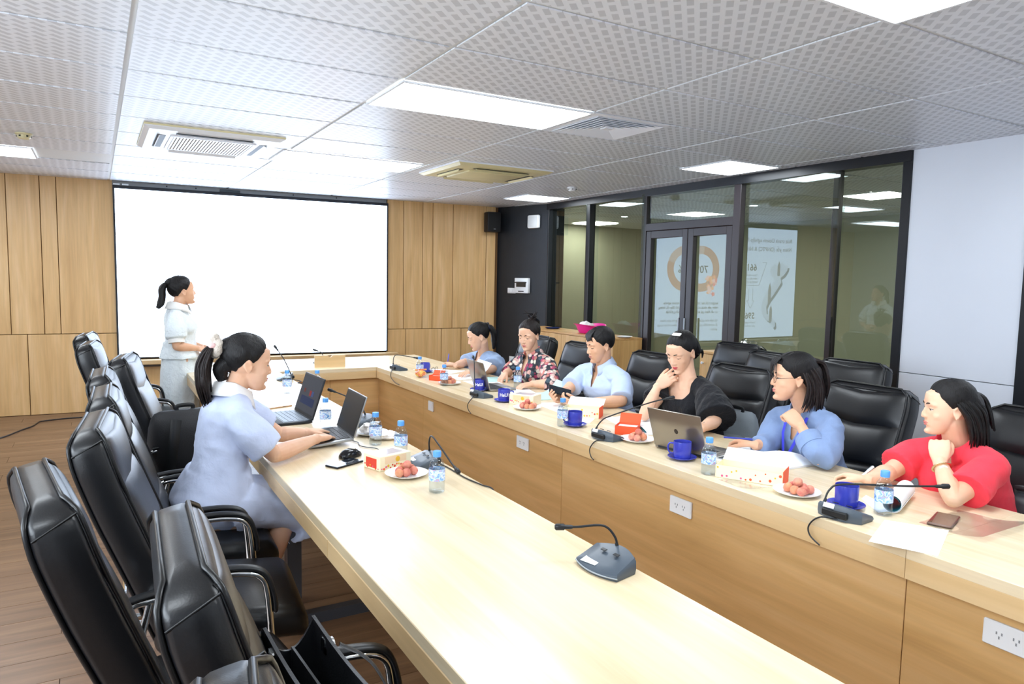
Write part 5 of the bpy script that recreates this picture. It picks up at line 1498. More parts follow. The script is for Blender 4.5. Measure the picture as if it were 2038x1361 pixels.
M_LAB = label_mat()
def make_bottle(loc, label, group='blue-capped water bottles'):
    t = thing('water_bottle', label, 'bottle', loc, group=group)
    prof = [(.024, 0), (.0295, .003), (.031, .010), (.0300, .020), (.031, .026), (.0298, .034), (.0305, .046), (.0305, .090), (.0300, .100), (.026, .114), (.018, .126), (.0135, .132), (.0125, .138), (.0125, .146)]
    MB().lathe(prof, 28).build('bottle_body', M_BOT, t, 60)
    MB().lathe([(.022, .003), (.0282, .006), (.0285, .045), (.0285, .088), (.0255, .11), (0, .111)], 24).build('water', M_WAT, t, 60)
    lb = MB(); lb.loft([[(r*math.cos(2*math.pi*k/28), r*math.sin(2*math.pi*k/28), z) for k in range(28)] for r, z in ((.0309, .048), (.0310, .062), (.0310, .078), (.0309, .092))], cap=False); lb.build('label_wrap', M_LAB, t)
    cp = MB(); n = 40
    cp.loft([[(r*(1+.03*(k % 2))*math.cos(2*math.pi*k/n), r*(1+.03*(k % 2))*math.sin(2*math.pi*k/n), z) for k in range(n)] for r, z in ((.0150, .140), (.0152, .143), (.0152, .156), (.0138, .1585))]); cp.build('cap', M_CAP, t, 30)
    MB().lathe([(.0152, .1365), (.0156, .1385), (.0152, .1400)], 24).build('cap_ring', M_CAP, t)
    return t
bt = make_bottle((1.095, 2.405, T0), 'water bottle on the left table, nearest the camera beside the lychee plate')
for x, y, l in ((1.18, 2.99, 'water bottle on the left table behind the cake box'), (1.145, 3.23, 'water bottle on the left table just right of the grey laptop'),
    (1.04, 3.72, 'water bottle between the two open laptops'), (1.115, 4.93, 'water bottle on the left table in front of the standing microphone'),
    (1.30, 4.85, 'water bottle mostly hidden behind the black laptop'),
    (2.285, 5.38, 'water bottle nearest the corner of the right table'), (2.245, 4.82, 'water bottle beside the farthest lychee plate'),
    (2.70, 4.50, 'water bottle in front of the floral shirt woman'), (2.215, 3.20, 'water bottle left of the blue mug near the man'),
    (2.225, 2.12, 'water bottle right of the grey laptop and blue mug'), (2.40, 1.452, 'water bottle between the blue mug and rolled paper near the red polo')):
    dup(bt, (x, y, T0), random.uniform(0, 6), l)

# ---- mugs and saucers
M_MUG = mat('royal_blue_glaze', '#3b43ae', .18, spec=.6)
M_WHT = mat('white_print', '#eef0f6', .5)
M_LOGO = mat('logo_print', '#e9ecf6', .5)
def make_mug(loc, rz, label, logo=False):
    t = thing('mug', label, 'mug', loc, rz, 'blue mugs on saucers')
    MB().lathe([(.034, 0), (.0385, .003), (.040, .01), (.041, .076), (.0405, .078), (.0385, .077), (.037, .01), (.034, .006), (0, .005)], 32).build('cup', M_MUG, t, 50)
    MB().tube(bez([(.040, 0, .064), (.058, 0, .064), (.066, 0, .045), (.058, 0, .022), (.0395, 0, .018)], 5), [(.006, .004)]*21, 10).build('handle', M_MUG, t, 80)
    MB().lathe([(.0365, .058), (0, .0581)], 24).build('tea', mat('dark_tea', '#5b3a1d', .1), t)
    if logo:
        lm = bpy.data.meshes
        cu = text_obj('logo_letters', 'HaUI', .03, M_LOGO, t, Matrix.Identity(4), 'CENTER', .0004, .0008)
        cc = co_get(cu.data)
        out = []
        for x, y, z in cc:
            a = math.radians(-90)+x/.0413
            r = .0412+z
            out.append((r*math.cos(a), r*math.sin(a), .034+y))
        co_set(cu.data, np.array(out, np.float32)); cu['kind'] = 'stuff'
    return t
def make_saucer(loc, label):
    o = MB().lathe([(.035, 0), (.04, .001), (.062, .011), (.066, .014), (.0655, .0155), (.058, .0125), (.038, .005), (0, .005)], 40).build('saucer', M_MUG, None, 60)
    o.location = loc
    return tag(o, label, 'saucer', 'blue saucers')
for x, y, rz, l1, l2, lg in ((2.41, 5.56, .5, 'blue mug nearest the far table corner, left of papers', 'blue saucer under the mug nearest the far corner', False),
    (2.375, 4.50, -.49, 'blue mug in front of the farthest grey laptop', 'blue saucer in front of the farthest grey laptop', True),
    (2.315, 4.03, -.52, 'blue mug behind the cake box near the floral shirt woman', 'blue saucer behind the cake box', True),
    (2.285, 3.18, 2.6, 'blue mug in front of the man beside a water bottle', 'blue saucer under the mug in front of the man', False),
    (2.305, 2.36, 2.2, 'blue mug in front of the open grey laptop near the black blouse', 'blue saucer under the mug near the black blouse', False),
    (2.355, 1.565, .3, 'blue mug behind the microphone near the red polo', 'blue saucer behind the microphone near the red polo', False)):
    make_saucer((x, y, T0), l2); make_mug((x, y, T0+.0055), rz, l1, lg)

# ---- lychees on plates
def lychee_mat(name, a, b):
    m = mat(name, a, .6, spec=.3); t = NT(m); v = t.coords()
    t.link(t.ramp(t.noise(v, 32, 3), [(.35, srgb(a)), (.65, srgb(b))]), t.b.inputs['Base Color'])
    x = t.new('ShaderNodeTexVoronoi'); x.inputs['Scale'].default_value = 420; t.link(v, x.inputs['Vector']); t.bump(x.outputs['Distance'], .5, .003)
    return m
M_LY = [lychee_mat('lychee_rose', '#c9685f', '#dd9078'), lychee_mat('lychee_orange', '#e0a57c', '#dc8868'), lychee_mat('lychee_pink', '#d87f74', '#e4a487')]
ly_me = []
for k, m in enumerate(M_LY):
    b = MB(); n, mm = 18, 12; R0 = .0172
    rings = []
    for i in range(mm+1):
        tt_ = math.pi*i/mm
        ring = []
        for j in range(n):
            a = 2*math.pi*j/n
            r = R0*(1+.04*mnoise.noise(Vector((math.cos(a)*2+k*5, math.sin(a)*2, math.cos(tt_)*2)))+.02*(j % 2)*(i % 2))
            ring.append((r*max(math.sin(tt_), .02)*math.cos(a), r*max(math.sin(tt_), .02)*math.sin(a), r*1.06*math.cos(tt_)))
        rings.append(ring)
    b.loft(rings); me = b.mesh('lychee', 180); me.materials.append(m); ly_me.append(me)
M_PLATE = mat('white_porcelain', '#f2f4f7', .2, spec=.6)
pl_prof = [(.05, 0), (.055, .002), (.078, .010), (.088, .0155), (.0885, .0168), (.078, .0125), (.052, .0055), (0, .005)]
plm = MB().lathe(pl_prof, 48).mesh('plate', 60)
random.seed(21)
SPOTS = [(-.034, -.006, 0), (.0, -.03, 0), (.034, -.012, 0), (.022, .024, 0), (-.016, .026, 0), (0, -.003, 1), (-.046, .02, 0), (-.03, -.036, 0), (.05, .014, 0)]
def plate_of_lychees(x, y, where, n, rot=0.0, stem=True):
    o = mkobj('plate', plm, M_PLATE); o.location = (x, y, T0)
    tag(o, 'white plate of lychees '+where, 'plate', 'white plates of fruit')
    made = []
    for k in range(n):
        a, b, lv = SPOTS[k]; c, s_ = math.cos(rot), math.sin(rot)
        q = bpy.data.objects.new('lychee', random.choice(ly_me)); COL.objects.link(q)
        q.location = (x+a*c-b*s_, y+a*s_+b*c, T0+.0055+.0178+lv*.024); q.rotation_euler = (random.uniform(0, 6), random.uniform(0, 6), random.uniform(0, 6))
        made.append((0 if lv else 1, q))
    made.sort(key=lambda p: (p[0], (p[1].location-Vector((0, 0, CAMZ))).dot(_right)/(p[1].location-Vector((0, 0, CAMZ))).dot(_f)))
    words = ['leftmost', 'second from left', 'third from left', 'fourth from left', 'fifth from left', 'sixth from left', 'seventh from left', 'eighth from left']
    i = 0
    for up_, q in made:
        if up_ == 0: w = 'topmost lychee of the heap'
        else: w = words[i]+' lychee of the bottom layer'; i += 1
        tag(q, w+' '+where, 'lychee', 'lychees on the plate '+where)
plate_of_lychees(1.075, 2.66, 'before the left cake box', 7, 1.0)
plate_of_lychees(2.31, 4.86, 'beside the farthest grey laptop', 9, .3)
plate_of_lychees(2.31, 3.73, 'facing the man', 8, 2.0)
plate_of_lychees(2.36, 2.735, 'beside the black blouse', 6, .6)
plate_of_lychees(2.325, 1.755, 'near the red polo', 8, 1.4)
# plate with wrappers behind the grey laptop
o = mkobj('plate', plm, M_PLATE); o.location = (1.20, 3.46, T0); tag(o, 'white plate with cake wrappers behind the grey laptop', 'plate')

# ---- conference microphones
M_MIC = mat('dark_grey_mic_plastic', '#4b5560', .34, spec=.5)
M_MICB = mat('black_mic', '#1b1e22', .4)
M_MICS = mat('silver_edge', '#a9b1b8', .3, .5)
def make_mic(loc, face, neck, label, head_r=.0095, cable=None):
    """face: direction from the base towards its speaker; neck: world points"""
    a = math.atan2(face[1], face[0])
    t = thing('table_microphone', label, 'microphone', loc, a, 'black gooseneck conference microphones')
    # wedge: low front edge towards the speaker (+x), high at the back
    W = .084; D = .062
    def outline(k, z0, zf): 
        pts = []
        for i in range(33):
            u = i/32; y = W*(2*u-1)
            pts.append((D*1.02-.020*(y/W)**2, y))
        for i in range(1, 17):
            u = i/16; y = W*(1-2*u); 
            pts.append((-D*(.55+.45*math.cos(math.pi/2*abs(y/W)))+.0, y))
        return [(x*k, y*k, z0+(zf-z0)*((D-x)/(2*D))) for x, y in pts]
    b = MB(); b.loft([outline(.97, 0, 0), outline(1.0, .006, .016), outline(.99, .010, .044), outline(.93, .013, .053), outline(.5, .024, .048)])
    MB().rbox(-.067, -.05, -.046, .046, .010, .034, .004, 1).build('cable_recess', M_DARK, t, None)
    b.build('base', M_MIC, t, 45)
    e = MB(); ol = outline(1.004, .007, .020); e.tube([Vector(p) for p in ol[:33]], .0022, 6); e.build('silver_trim', M_MICS, t, 80)
    if face[0] < 0 or face[1] > .5:
        MB().rbox(-.028, .028, -.0135, .0135, 0, .0012, .0005, 1, M=Matrix.Translation((.036, -.03, .0215)) @ Matrix.Rotation(math.radians(14), 4, 'Y') @ Matrix.Rotation(math.pi/2+.1, 4, 'Z')).build('sticker', M_PLASTIC, t, None)
    else:
        MB().rbox(-.0015, .0015, -.021, .021, -.008, .008, .0005, 1, M=Matrix.Translation((-.0595, .022, .0455)) @ Matrix.Rotation(math.radians(25), 4, 'Y') @ Matrix.Rotation(-.12, 4, 'Z')).build('sticker', M_PLASTIC, t, None)
    for k in (-1, 1): MB().rbox(-.010, .010, -.006, .006, 0, .003, .0015, 1, M=Matrix.Translation((-.01, k*.025, .0445)) @ Matrix.Rotation(math.radians(14), 4, 'Y') @ Matrix.Rotation(math.pi/2, 4, 'Z')).build('button', M_MICB, t, None)
    Mi = Matrix.Rotation(-a, 4, 'Z') @ Matrix.Translation(-Vector(loc))
    P = [Mi @ Vector(p) for p in neck]
    C = bez([P[0]+Vector((0, 0, -.03))]+P, 8)
    MB().tube(C[8:], .0036, 8).build('gooseneck', M_MICB, t, 80)
    MB().tube([P[0]+Vector((0, 0, -.03)), P[0]+Vector((0, 0, .0)), P[0]+(C[14]-C[8]).normalized()*.02], [.009, .007, .0045], 12).build('neck_collar', M_MICB, t, 60)
    d = (C[-1]-C[-4]).normalized(); tip = C[-1]
    hd = MB().tube([tip-d*.034, tip-d*.030, tip-d*.012, tip-d*.008, tip+d*.014, tip+d*.018], [.0045, .006, .0065, head_r, head_r, head_r*.6], 14, round_caps=False).build('mic_head', M_MICB, t, 50)
    if cable:
        cc = bez([Mi @ Vector(p) for p in cable], 8)
        MB().tube(cc, .0028, 7).build('cable', M_MICB, t, 80)
    return t
LF = (-1, 0, 0); RF = (1, 0, 0)
make_mic((1.225, 1.53, T0), (-1, -.1, 0), [(1.277, 1.55, .79), (1.270, 1.557, .828), (1.240, 1.574, .859), (1.178, 1.61, .854), (1.135, 1.634, .853)], 'gooseneck microphone alone on the bare near part of the left table')
make_mic((1.205, 2.79, T0), (-1, .1, 0), [(1.256, 2.84, .79), (1.236, 2.80, .846), (1.222, 2.745, .884), (1.216, 2.66, .868), (1.222, 2.56, .82), (1.222, 2.49, .796)], 'gooseneck microphone behind the cake box, bent down towards the camera', cable=[(1.26, 2.80, .757), (1.275, 2.70, .754), (1.272, 2.52, .754), (1.285, 2.4, .754), (1.302, 2.34, .75), (1.308, 2.33, .70)])
make_mic((1.235, 3.72, T0), (-1, 0, 0), [(1.27, 3.74, .79), (1.25, 3.77, .84), (1.20, 3.82, .885), (1.12, 3.9, .92)], 'gooseneck microphone behind the black laptop, beside a bottle')
make_mic((1.245, 5.58, T0), (-1, .1, 0), [(1.285, 5.545, .79), (1.24, 5.582, .908), (1.186, 5.622, 1.0)], 'gooseneck microphone standing upright behind the typing woman', cable=[(1.29, 5.50, .757), (1.33, 5.42, .754), (1.29, 5.36, .754), (1.315, 5.30, .75)])
make_mic((1.79, 6.46, T0), (0, 1, 0), [(1.785, 6.43, .79), (1.772, 6.46, .852), (1.72, 6.5, .876)], 'gooseneck microphone on the back table behind the wooden flap')
make_mic((2.265, 5.80, T0), (1, .1, 0), [(2.225, 5.83, .79), (2.236, 5.835, .862), (2.27, 5.81, .879), (2.405, 5.72, .856)], 'gooseneck microphone at the far inner corner of the right table', cable=[(2.2, 5.78, .757), (2.155, 5.69, .754), (2.148, 5.68, .71), (2.14, 5.57, .68), (2.138, 5.46, .672)])
make_mic((2.265, 4.26, T0), (1, .1, 0), [(2.225, 4.29, .79), (2.255, 4.34, .835), (2.29, 4.42, .972), (2.303, 4.46, 1.0)], 'gooseneck microphone in front of the farthest grey laptop', cable=[(2.2, 4.24, .757), (2.155, 4.19, .754), (2.143, 4.22, .711), (2.14, 4.205, .68), (2.138, 4.16, .66)])
make_mic((2.25, 2.85, T0), (1, .1, 0), [(2.21, 2.895, .79), (2.255, 2.90, .835), (2.307, 2.885, .86), (2.49, 2.79, .932), (2.585, 2.742, .957)], 'gooseneck microphone in front of the orange box, head towards black blouse', cable=[(2.19, 2.80, .757), (2.155, 2.82, .752), (2.142, 2.845, .71), (2.14, 2.832, .674), (2.138, 2.806, .662)])
make_mic((2.245, 1.50, T0), (1, .1, 0), [(2.205, 1.55, .79), (2.24, 1.555, .834), (2.291, 1.534, .852), (2.477, 1.425, .850), (2.60, 1.352, .852)], 'gooseneck microphone nearest the red polo, cable hanging over the edge', cable=[(2.19, 1.48, .757), (2.155, 1.53, .754), (2.143, 1.56, .718), (2.14, 1.552, .685), (2.138, 1.51, .663)])

# ---- laptops
M_LAPB = mat('black_laptop', '#22262c', .4, spec=.4)
M_LAPG = mat('silver_laptop', '#a3a6a8', .32, .75)
M_LAPG2 = mat('warm_grey_laptop', '#9a948c', .3, .8)
M_KEY = mat('black_keys', '#1b1c1f', .45)
M_SCRB = mat('dark_display', '#0d1013', .3, spec=.25)
def make_laptop(loc, rz, w, d, hgt, open_deg, body, label, bezel, keyc=M_KEY, screen=None, logo=False, lift=0.0):
    """local: hinge along y at x=0, keyboard towards -x"""
    t = thing('laptop', label, 'laptop', loc, rz)
    tilt = Matrix.Rotation(math.atan2(lift, d), 4, 'Y')
    B = Matrix.Translation((0, 0, lift)) @ Matrix.Rotation(-math.atan2(lift, d), 4, 'Y') if lift else Matrix.Identity(4)
    MB().rbox(-d, 0, -w/2, w/2, .002, .016, .005, 2, M=B).build('base', body, t)
    kb = MB(); MB().box(-d*.62, -.02, -w/2+.018, w/2-.018, .0155, .0163, M=B).build('keyboard_tray', keyc if body is M_LAPB else M_KEY, t, None)
    for r in range(5):
        n = 13
        for k in range(n):
            x0 = -d*.60+r*(d*.56/5); y0 = -w/2+.024+k*(w-.048)/n
            kb.rbox(x0, x0+d*.1, y0, y0+(w-.048)/n-.003, .0162, .0182, .0008, 1, M=B)
    q = kb.build('keys', keyc, t, None); q['kind'] = 'stuff'
    MB().rbox(-d*.95, -d*.66, -w*.17, w*.17, .0155, .0166, .0004, 1, M=B).build('touchpad', mat('grey_touchpad', '#8f949b', .3), t, None)
    a = math.radians(open_deg-90)
    L = Matrix.Translation((0, 0, .015+lift)) @ Matrix.Rotation(a, 4, 'Y')
    MB().rbox(-.0035, .0035, -w/2, w/2, 0, hgt, .003, 2, M=L).build('lid', body, t)
    MB().box(-.0042, -.0032, -w/2+.004, w/2-.004, .004, hgt-.004, M=L).build('bezel', bezel, t, None)
    s = MB().box(-.0048, -.0041, -w/2+.012, w/2-.012, .02, hgt-.012, M=L).build('display', screen or M_SCRB, t, None)
    MB().tube([(0, -w*.42, .012+lift), (0, w*.42, .012+lift)], .006, 10).build('hinge', bezel, t, 60)
    if logo:
        pts = [(.011*math.cos(2*math.pi*i/16)*(1-.12*(i == 12)), .013*math.sin(2*math.pi*i/16)) for i in range(16)]
        MB().prism([(y, z+hgt*.5) for y, z in pts], .0035, .0042, M=L @ Matrix(((0, 0, 1, 0), (1, 0, 0, 0), (0, 1, 0, 0), (0, 0, 0, 1)))).build('lid_emblem', mat('dark_emblem', '#3b3636', .15, .6), t, None)
    return t, L
M_DIM = emis('dim_display', (.045, .05, .065, 1), 1.0)
t1, L1 = make_laptop((1.0, 4.03, T0), math.radians(2), .36, .245, .235, 108, M_LAPB, 'open black laptop with dim screen, unattended beside the typing woman', M_LAPB, mat('grey_backlit_keys', '#7e8894', .4), M_DIM)
for i, (c, y0, z0, w_, h_) in enumerate((('#a33a3c', -.02, .115, .035, .03), ('#4a5f96', -.06, .115, .035, .03), ('#7c3a36', .09, .125, .03, .022), ('#2b3b66', .0, .06, .24, .045))):
    MB().box(-.0054, -.0049, y0-w_/2, y0+w_/2, z0, z0+h_, M=L1).build('window_patch', emis('display_patch'+str(i), c, .55), t1, None)
make_laptop((1.055, 3.42, T0), math.radians(-2), .32, .215, .205, 108, M_LAPG, 'open silver laptop the woman is typing on', M_LAPB, lift=.02)
make_laptop((2.43, 4.565, T0), math.radians(180-4), .305, .21, .205, 107, M_LAPG2, 'open grey laptop between the far writing woman and the floral shirt', M_LAPB)
make_laptop((2.375, 2.445, T0), math.radians(180+10), .30, .215, .205, 110, M_LAPG2, 'open grey laptop with lid emblem between black blouse and glasses woman', M_LAPB, logo=True)

# ---- phones, mouse, pens
def make_phone(loc, rz, label, col='#17191d', tiltx=0, rot=None, screen='#20262e'):
    t = thing('smartphone', label, 'phone', loc, rz, rot=rot)
    MB().rbox(-.0375, .0375, -.078, .078, 0, .008, .0038, 3).build('body', mat('phone_body_'+col[1:], col, .3, .3), t)
    MB().rbox(-.0345, .0345, -.075, .075, .0078, .0084, .0003, 1).build('screen', mat('phone_glass_'+screen[1:], screen, .06, spec=.6), t, None)
    MB().rbox(.0375, .0382, .01, .03, .003, .0055, .0003, 1).build('side_button', mat('phone_button', '#333338', .3, .6), t, None)
    return t
make_phone((.905, 2.945, T0), math.radians(-63), 'black smartphone in front of the computer mouse')
make_phone((2.52, 1.305, T0+.001), math.radians(-72), 'bronze-backed smartphone lying on the clear bag', '#6b5348', screen='#5a453c')
make_phone((2.56, 3.735, .845), 0, 'black smartphone held in the hands of the man', rot=(math.radians(18), math.radians(-32), math.radians(60)))
make_phone((.945, 4.43, T0), math.radians(-70), 'pale tan phone beyond the black laptop', '#c9a27c', screen='#d8dde6')
ms = thing('computer_mouse', 'black computer mouse beside the smartphone on the left table', 'mouse', (.965, 3.055, T0), math.radians(-62))
rings = []
for t_, w_, h_ in ((-.056, .008, .012), (-.05, .022, .022), (-.03, .031, .034), (0, .032, .038), (.03, .029, .030), (.05, .022, .018), (.057, .010, .010)):
    rings.append([(w_*a, t_, h_*max(0, b)+.001*(b > 0)+.001) for a, b in sup(24, 2.6)])
MB().loft(rings).build('shell', mat('gloss_black', '#121316', .15), ms, 60)
MB().tube([(0, .03, .030), (0, .045, .022)], .004, 8).build('scroll_wheel', M_PAD, ms, 60)
MB().tube([(0, .052, .017), (0, .02, .0345), (0, -.002, .0385)], .0008, 5).build('button_seam', M_PAD, ms, 60)
cb = MB().tube(bez([(1.06, 3.36, .754), (1.08, 3.30, .754), (1.07, 3.22, .754), (1.12, 3.14, .754), (1.115, 3.06, .754), (1.16, 2.98, .754), (1.18, 2.90, .754), (1.22, 2.86, .756)], 8), .002, 6).build('laptop_cable', M_MICB, None, 80)
tag(cb, 'thin black cable running from the silver laptop behind the cake box', 'cable')
def make_pen(p0, p1, label, col):
    t = thing('pen', label, 'pen', p0)
    d = Vector(p1)-Vector(p0); L = d.length; d.normalize()
    MB().tube([d*.006, d*(L*.72)], .0045, 10).build('barrel', mat('pen_'+col[1:], col, .3), t, 60)
    MB().tube([d*(L*.72), d*L], [.005, .0048], 10).build('cap', mat('pen_'+col[1:], col, .3), t, 60)
    MB().tube([Vector((0, 0, 0)), d*.007], [.0006, .0042], 10).build('tip', M_MICS, t, 60)
    _, s_, n_ = basis(d)
    MB().tube([d*(L*.97)+n_*.0065, d*(L*.76)+n_*.0065], [(.0014, .0008)]*2, 6).build('clip', M_MICS, t, 60)
make_pen((2.62, 1.725, .757), (2.69, 1.678, .835), 'white pen in the right hand of the red polo woman', '#eef0f2')
make_pen((2.66, 2.45, .80), (2.735, 2.33, .806), 'blue pen in the right hand of the woman with glasses', '#3a49b8')
make_pen((2.70, 5.74, .755), (2.70, 5.70, .885), 'purple-blue pen in the hand of the far writing woman', '#5b5ec8')
rm = thing('remote_clicker', 'small black clicker in the hand of the standing woman', 'remote', (.775, 6.325, .918), .3)
MB().rbox(-.05, .05, -.013, .013, -.008, .008, .005, 2).build('body', M_MICB, rm)
for k in range(2): MB().lathe([(.006, 0), (.006, .002), (0, .0025)], 12, c=(.01+.02*k, 0, .008)).build('button', mat('grey_badge'), rm)

# ---- paper
M_PAPER = mat('white_paper', '#f5f7fa', .75)
M_MINT = mat('mint_folder', '#bfe3df', .6)
def sheet(name, pts, z, label, cat='paper', m=M_PAPER, thick=.001, curl=0.0, group=None, text_lines=0, n=8, roll=None):
    """quad sheet from four corner points; curl lifts the last edge"""
    P = [Vector((x, y, 0)) for x, y in pts]; c = sum(P, Vector())/4
    top = []; bot = []
    for i in range(n+1):
        u = i/n; ra = []; rb = []
        for j in range(n+1):
            v = j/n
            q = (P[0]*(1-u)+P[1]*u)*(1-v)+(P[3]*(1-u)+P[2]*u)*v
            h = curl*max(0, v-.45)**2*3.3+.0015*mnoise.noise(Vector((u*3, v*3, c.x*7)))*(1 if curl else 0)
            ra.append(q-c+Vector((0, 0, h+thick))); rb.append(q-c+Vector((0, 0, h)))
        top.append(ra); bot.append(rb)
    vs = [p for r in top for p in r]+[p for r in bot for p in r]; K = (n+1)**2; fs = []
    for i in range(n):
        for j in range(n):
            a = i*(n+1)+j; b_ = a+1; d = a+n+1; e = d+1
            fs += [(a, d, e, b_), (K+a, K+b_, K+e, K+d)]
    edge = [(i, 0) for i in range(n+1)]+[(n, j) for j in range(1, n+1)]+[(i, n) for i in range(n-1, -1, -1)]+[(0, j) for j in range(n-1, 0, -1)]
    for k in range(len(edge)):
        a = edge[k][0]*(n+1)+edge[k][1]; b_ = edge[(k+1) % len(edge)]; b_ = b_[0]*(n+1)+b_[1]
        fs.append((a, b_, K+b_, K+a))
    o = MB().add(vs, fs).build(name, m, None, 60); o.location = (c.x, c.y, z)
    tag(o, label, cat, group)
    return o
sheet('paper_sheet', [(2.10, 1.31), (2.345, 1.41), (2.44, 1.245), (2.175, 1.135)], T0, 'blank white sheet hanging over the inner edge, nearest the camera')
bagm = clear_mat('clear_plastic_bag', (.93, .93, .94, 1), .10, .25)
for pts, l in (([(2.43, 1.34), (2.70, 1.35), (2.73, 1.13), (2.42, 1.13)], 'clear plastic bag under the bronze smartphone'), ([(2.20, 2.04), (2.28, 2.02), (2.27, 1.80), (2.185, 1.84)], 'clear plastic sleeve beside the open cake box')):
    sheet('plastic_bag', pts, T0-.0003, l, 'bag', bagm, .0008, .02)
# rolled booklet by the red polo
rb = thing('rolled_booklet', 'rolled white booklet with a teal cover beside the red polo woman', 'booklet', (2.56, 1.49, T0+.033))
d = Vector((.78, .30, 0)).normalized(); _, s_, n_ = basis(d)
def roll(r0, r1, turns, a0, L0, L1, th):
    A = []
    for k in range(41):
        q = k/40; a = a0+turns*2*math.pi*q; r = r0+(r1-r0)*q
        A.append((r*math.cos(a), r*math.sin(a)))
    ring0 = [d*L0+s_*x+n_*y for x, y in A]+[d*L0+s_*x*(1-th/max(r0, .01))+n_*y*(1-th/max(r0, .01)) for x, y in reversed(A)]
    ring1 = [q+d*(L1-L0) for q in ring0]
    return MB().loft([ring0, ring1])
roll(.030, .033, 1.15, -1.2, -.125, .135, .0012).build('pages', M_PAPER, rb, 60)
roll(.024, .0285, 1.0, .4, -.122, .10, .001).build('cover', mat('teal_cover', '#1d7f92', .4), rb, 60)
sheet('paper_flap', [(2.40, 1.47), (2.50, 1.60), (2.56, 1.62), (2.48, 1.45)], T0, 'white booklet page under the rolled booklet', 'paper')
def booklet(pts, label, lift, z=T0, cover='#1c6f8c'):
    o = sheet('booklet', pts, z, label, 'booklet', M_PAPER, .008, 0)
    P = [Vector((x, y, 0)) for x, y in pts]; c = sum(P, Vector())/4
    pg = MB(); rows = []; n = 12
    # a page arching up and over from the middle, showing a teal cover underneath
    for i in range(n+1):
        q = i/n; e0 = (P[0]+P[3])/2; a = P[0].lerp(P[1], q) - c; b = P[3].lerp(P[2], q) - c
        h = lift*math.sin(math.pi*min(1, q*1.0))**.8
        rows.append([a+Vector((0, 0, .0085+h)), b+Vector((0, 0, .0085+h*.8)), b+Vector((0, 0, .0078+h*.8)), a+Vector((0, 0, .0078+h))])
    pg.loft(rows); pg.build('curled_page', M_PAPER, o, 60)
    cv = MB(); rows = []
    for i in range(n+1):
        q = i/n; a = P[0].lerp(P[1], .12+.76*q) - c; b = P[0].lerp(P[1], .12+.76*q).lerp(P[3].lerp(P[2], .12+.76*q), .45) - c
        h = lift*.86*math.sin(math.pi*q)**.8
        rows.append([a+Vector((0, 0, .0080+h)), b+Vector((0, 0, .0080+h)), b+Vector((0, 0, .0074+h)), a+Vector((0, 0, .0074+h))])
    cv.loft(rows); cv.build('teal_cover', mat('cover_'+cover[1:], cover, .4), o, 60)
    return o
booklet([(2.45, 2.02), (2.44, 2.28), (2.72, 2.26), (2.80, 2.0)], 'open white booklet with curled pages before the woman with glasses', .035)
sheet('paper_sheet', [(2.42, 2.0), (2.47, 2.33), (2.78, 2.42), (2.86, 2.12)], T0-.0002, 'white papers under the open booklet of the woman with glasses')
booklet([(2.50, 2.82), (2.53, 3.03), (2.78, 3.05), (2.75, 2.72)], 'open booklet with blue-green cover before the woman in black', .03, cover='#2a8a9a')
sheet('paper_sheet', [(2.50, 3.02), (2.58, 3.30), (2.84, 3.28), (2.78, 2.98)], T0, 'white papers left of the booklet of the woman in black')
sheet('paper_sheet', [(2.38, 5.76), (2.55, 5.78), (2.78, 5.52), (2.52, 5.36)], T0, 'white papers under the pen of the far writing woman')
sheet('paper_sheet', [(2.46, 5.02), (2.5, 5.34), (2.82, 5.36), (2.78, 5.05)], T0+.0004, 'propped white papers left of the farthest grey laptop', curl=.12)
sheet('paper_sheet', [(2.46, 4.72), (2.48, 4.98), (2.74, 4.95), (2.70, 4.72)], T0, 'white sheet just behind the farthest grey laptop')
sheet('mint_folder', [(2.62, 4.84), (2.66, 5.10), (2.84, 5.06), (2.82, 4.82)], T0+.001, 'pale mint folder beside the farthest grey laptop', 'folder', M_MINT, .004)
sheet('paper_sheet', [(2.52, 4.28), (2.60, 4.50), (2.76, 4.46), (2.70, 4.25)], T0, 'white card in front of the floral shirt woman')
sheet('mint_folder', [(2.56, 3.97), (2.64, 4.24), (2.86, 4.22), (2.80, 3.95)], T0, 'mint green folder under the left arm of the floral shirt woman', 'folder', M_MINT, .004, .09)
sheet('paper_sheet', [(2.42, 3.52), (2.46, 3.90), (2.60, 3.86), (2.56, 3.52)], T0, 'white papers under the phone of the man')
sheet('paper_sheet', [(2.30, 3.30), (2.44, 3.46), (2.56, 3.34), (2.40, 3.20)], T0, 'white sheet between the blue mug and the cake box')
for pts, l in (([(.83, 6.18), (.99, 6.26), (1.05, 6.12), (.88, 6.05)], 'grey tablet lying on the table behind the typing woman'),):
    tg = sheet('tablet', pts, T0, l, 'tablet', mat('silver_tablet', '#b8bdc4', .3, .5), .007)
sheet('white_binder', [(.80, 6.72), (1.02, 6.80), (1.05, 6.70), (.83, 6.62)], T0, 'flat white binder on the back table by the standing woman', 'binder', M_PLASTIC, .012)
gsp = thing('folded_glasses', 'folded dark eyeglasses behind the far blue mug', 'glasses', (2.52, 5.60, T0+.004), .6)
for q in (-1, 1):
    MB().tube([(.022*math.cos(a)+q*.027, .0, .016+.016*math.sin(a)) for a in np.linspace(0, 2*math.pi, 18, endpoint=False)], .0016, 6, loop=True).build('rim', M_MICB, gsp, 60)
    MB().tube([(q*.05, 0, .02), (q*.052, .05, .012), (-q*.03, .075, .002)], .0015, 6).build('temple', M_MICB, gsp, 60)
MB().tube([(-.006, 0, .02), (0, 0, .023), (.006, 0, .02)], .0015, 6).build('bridge', M_MICB, gsp, 60)

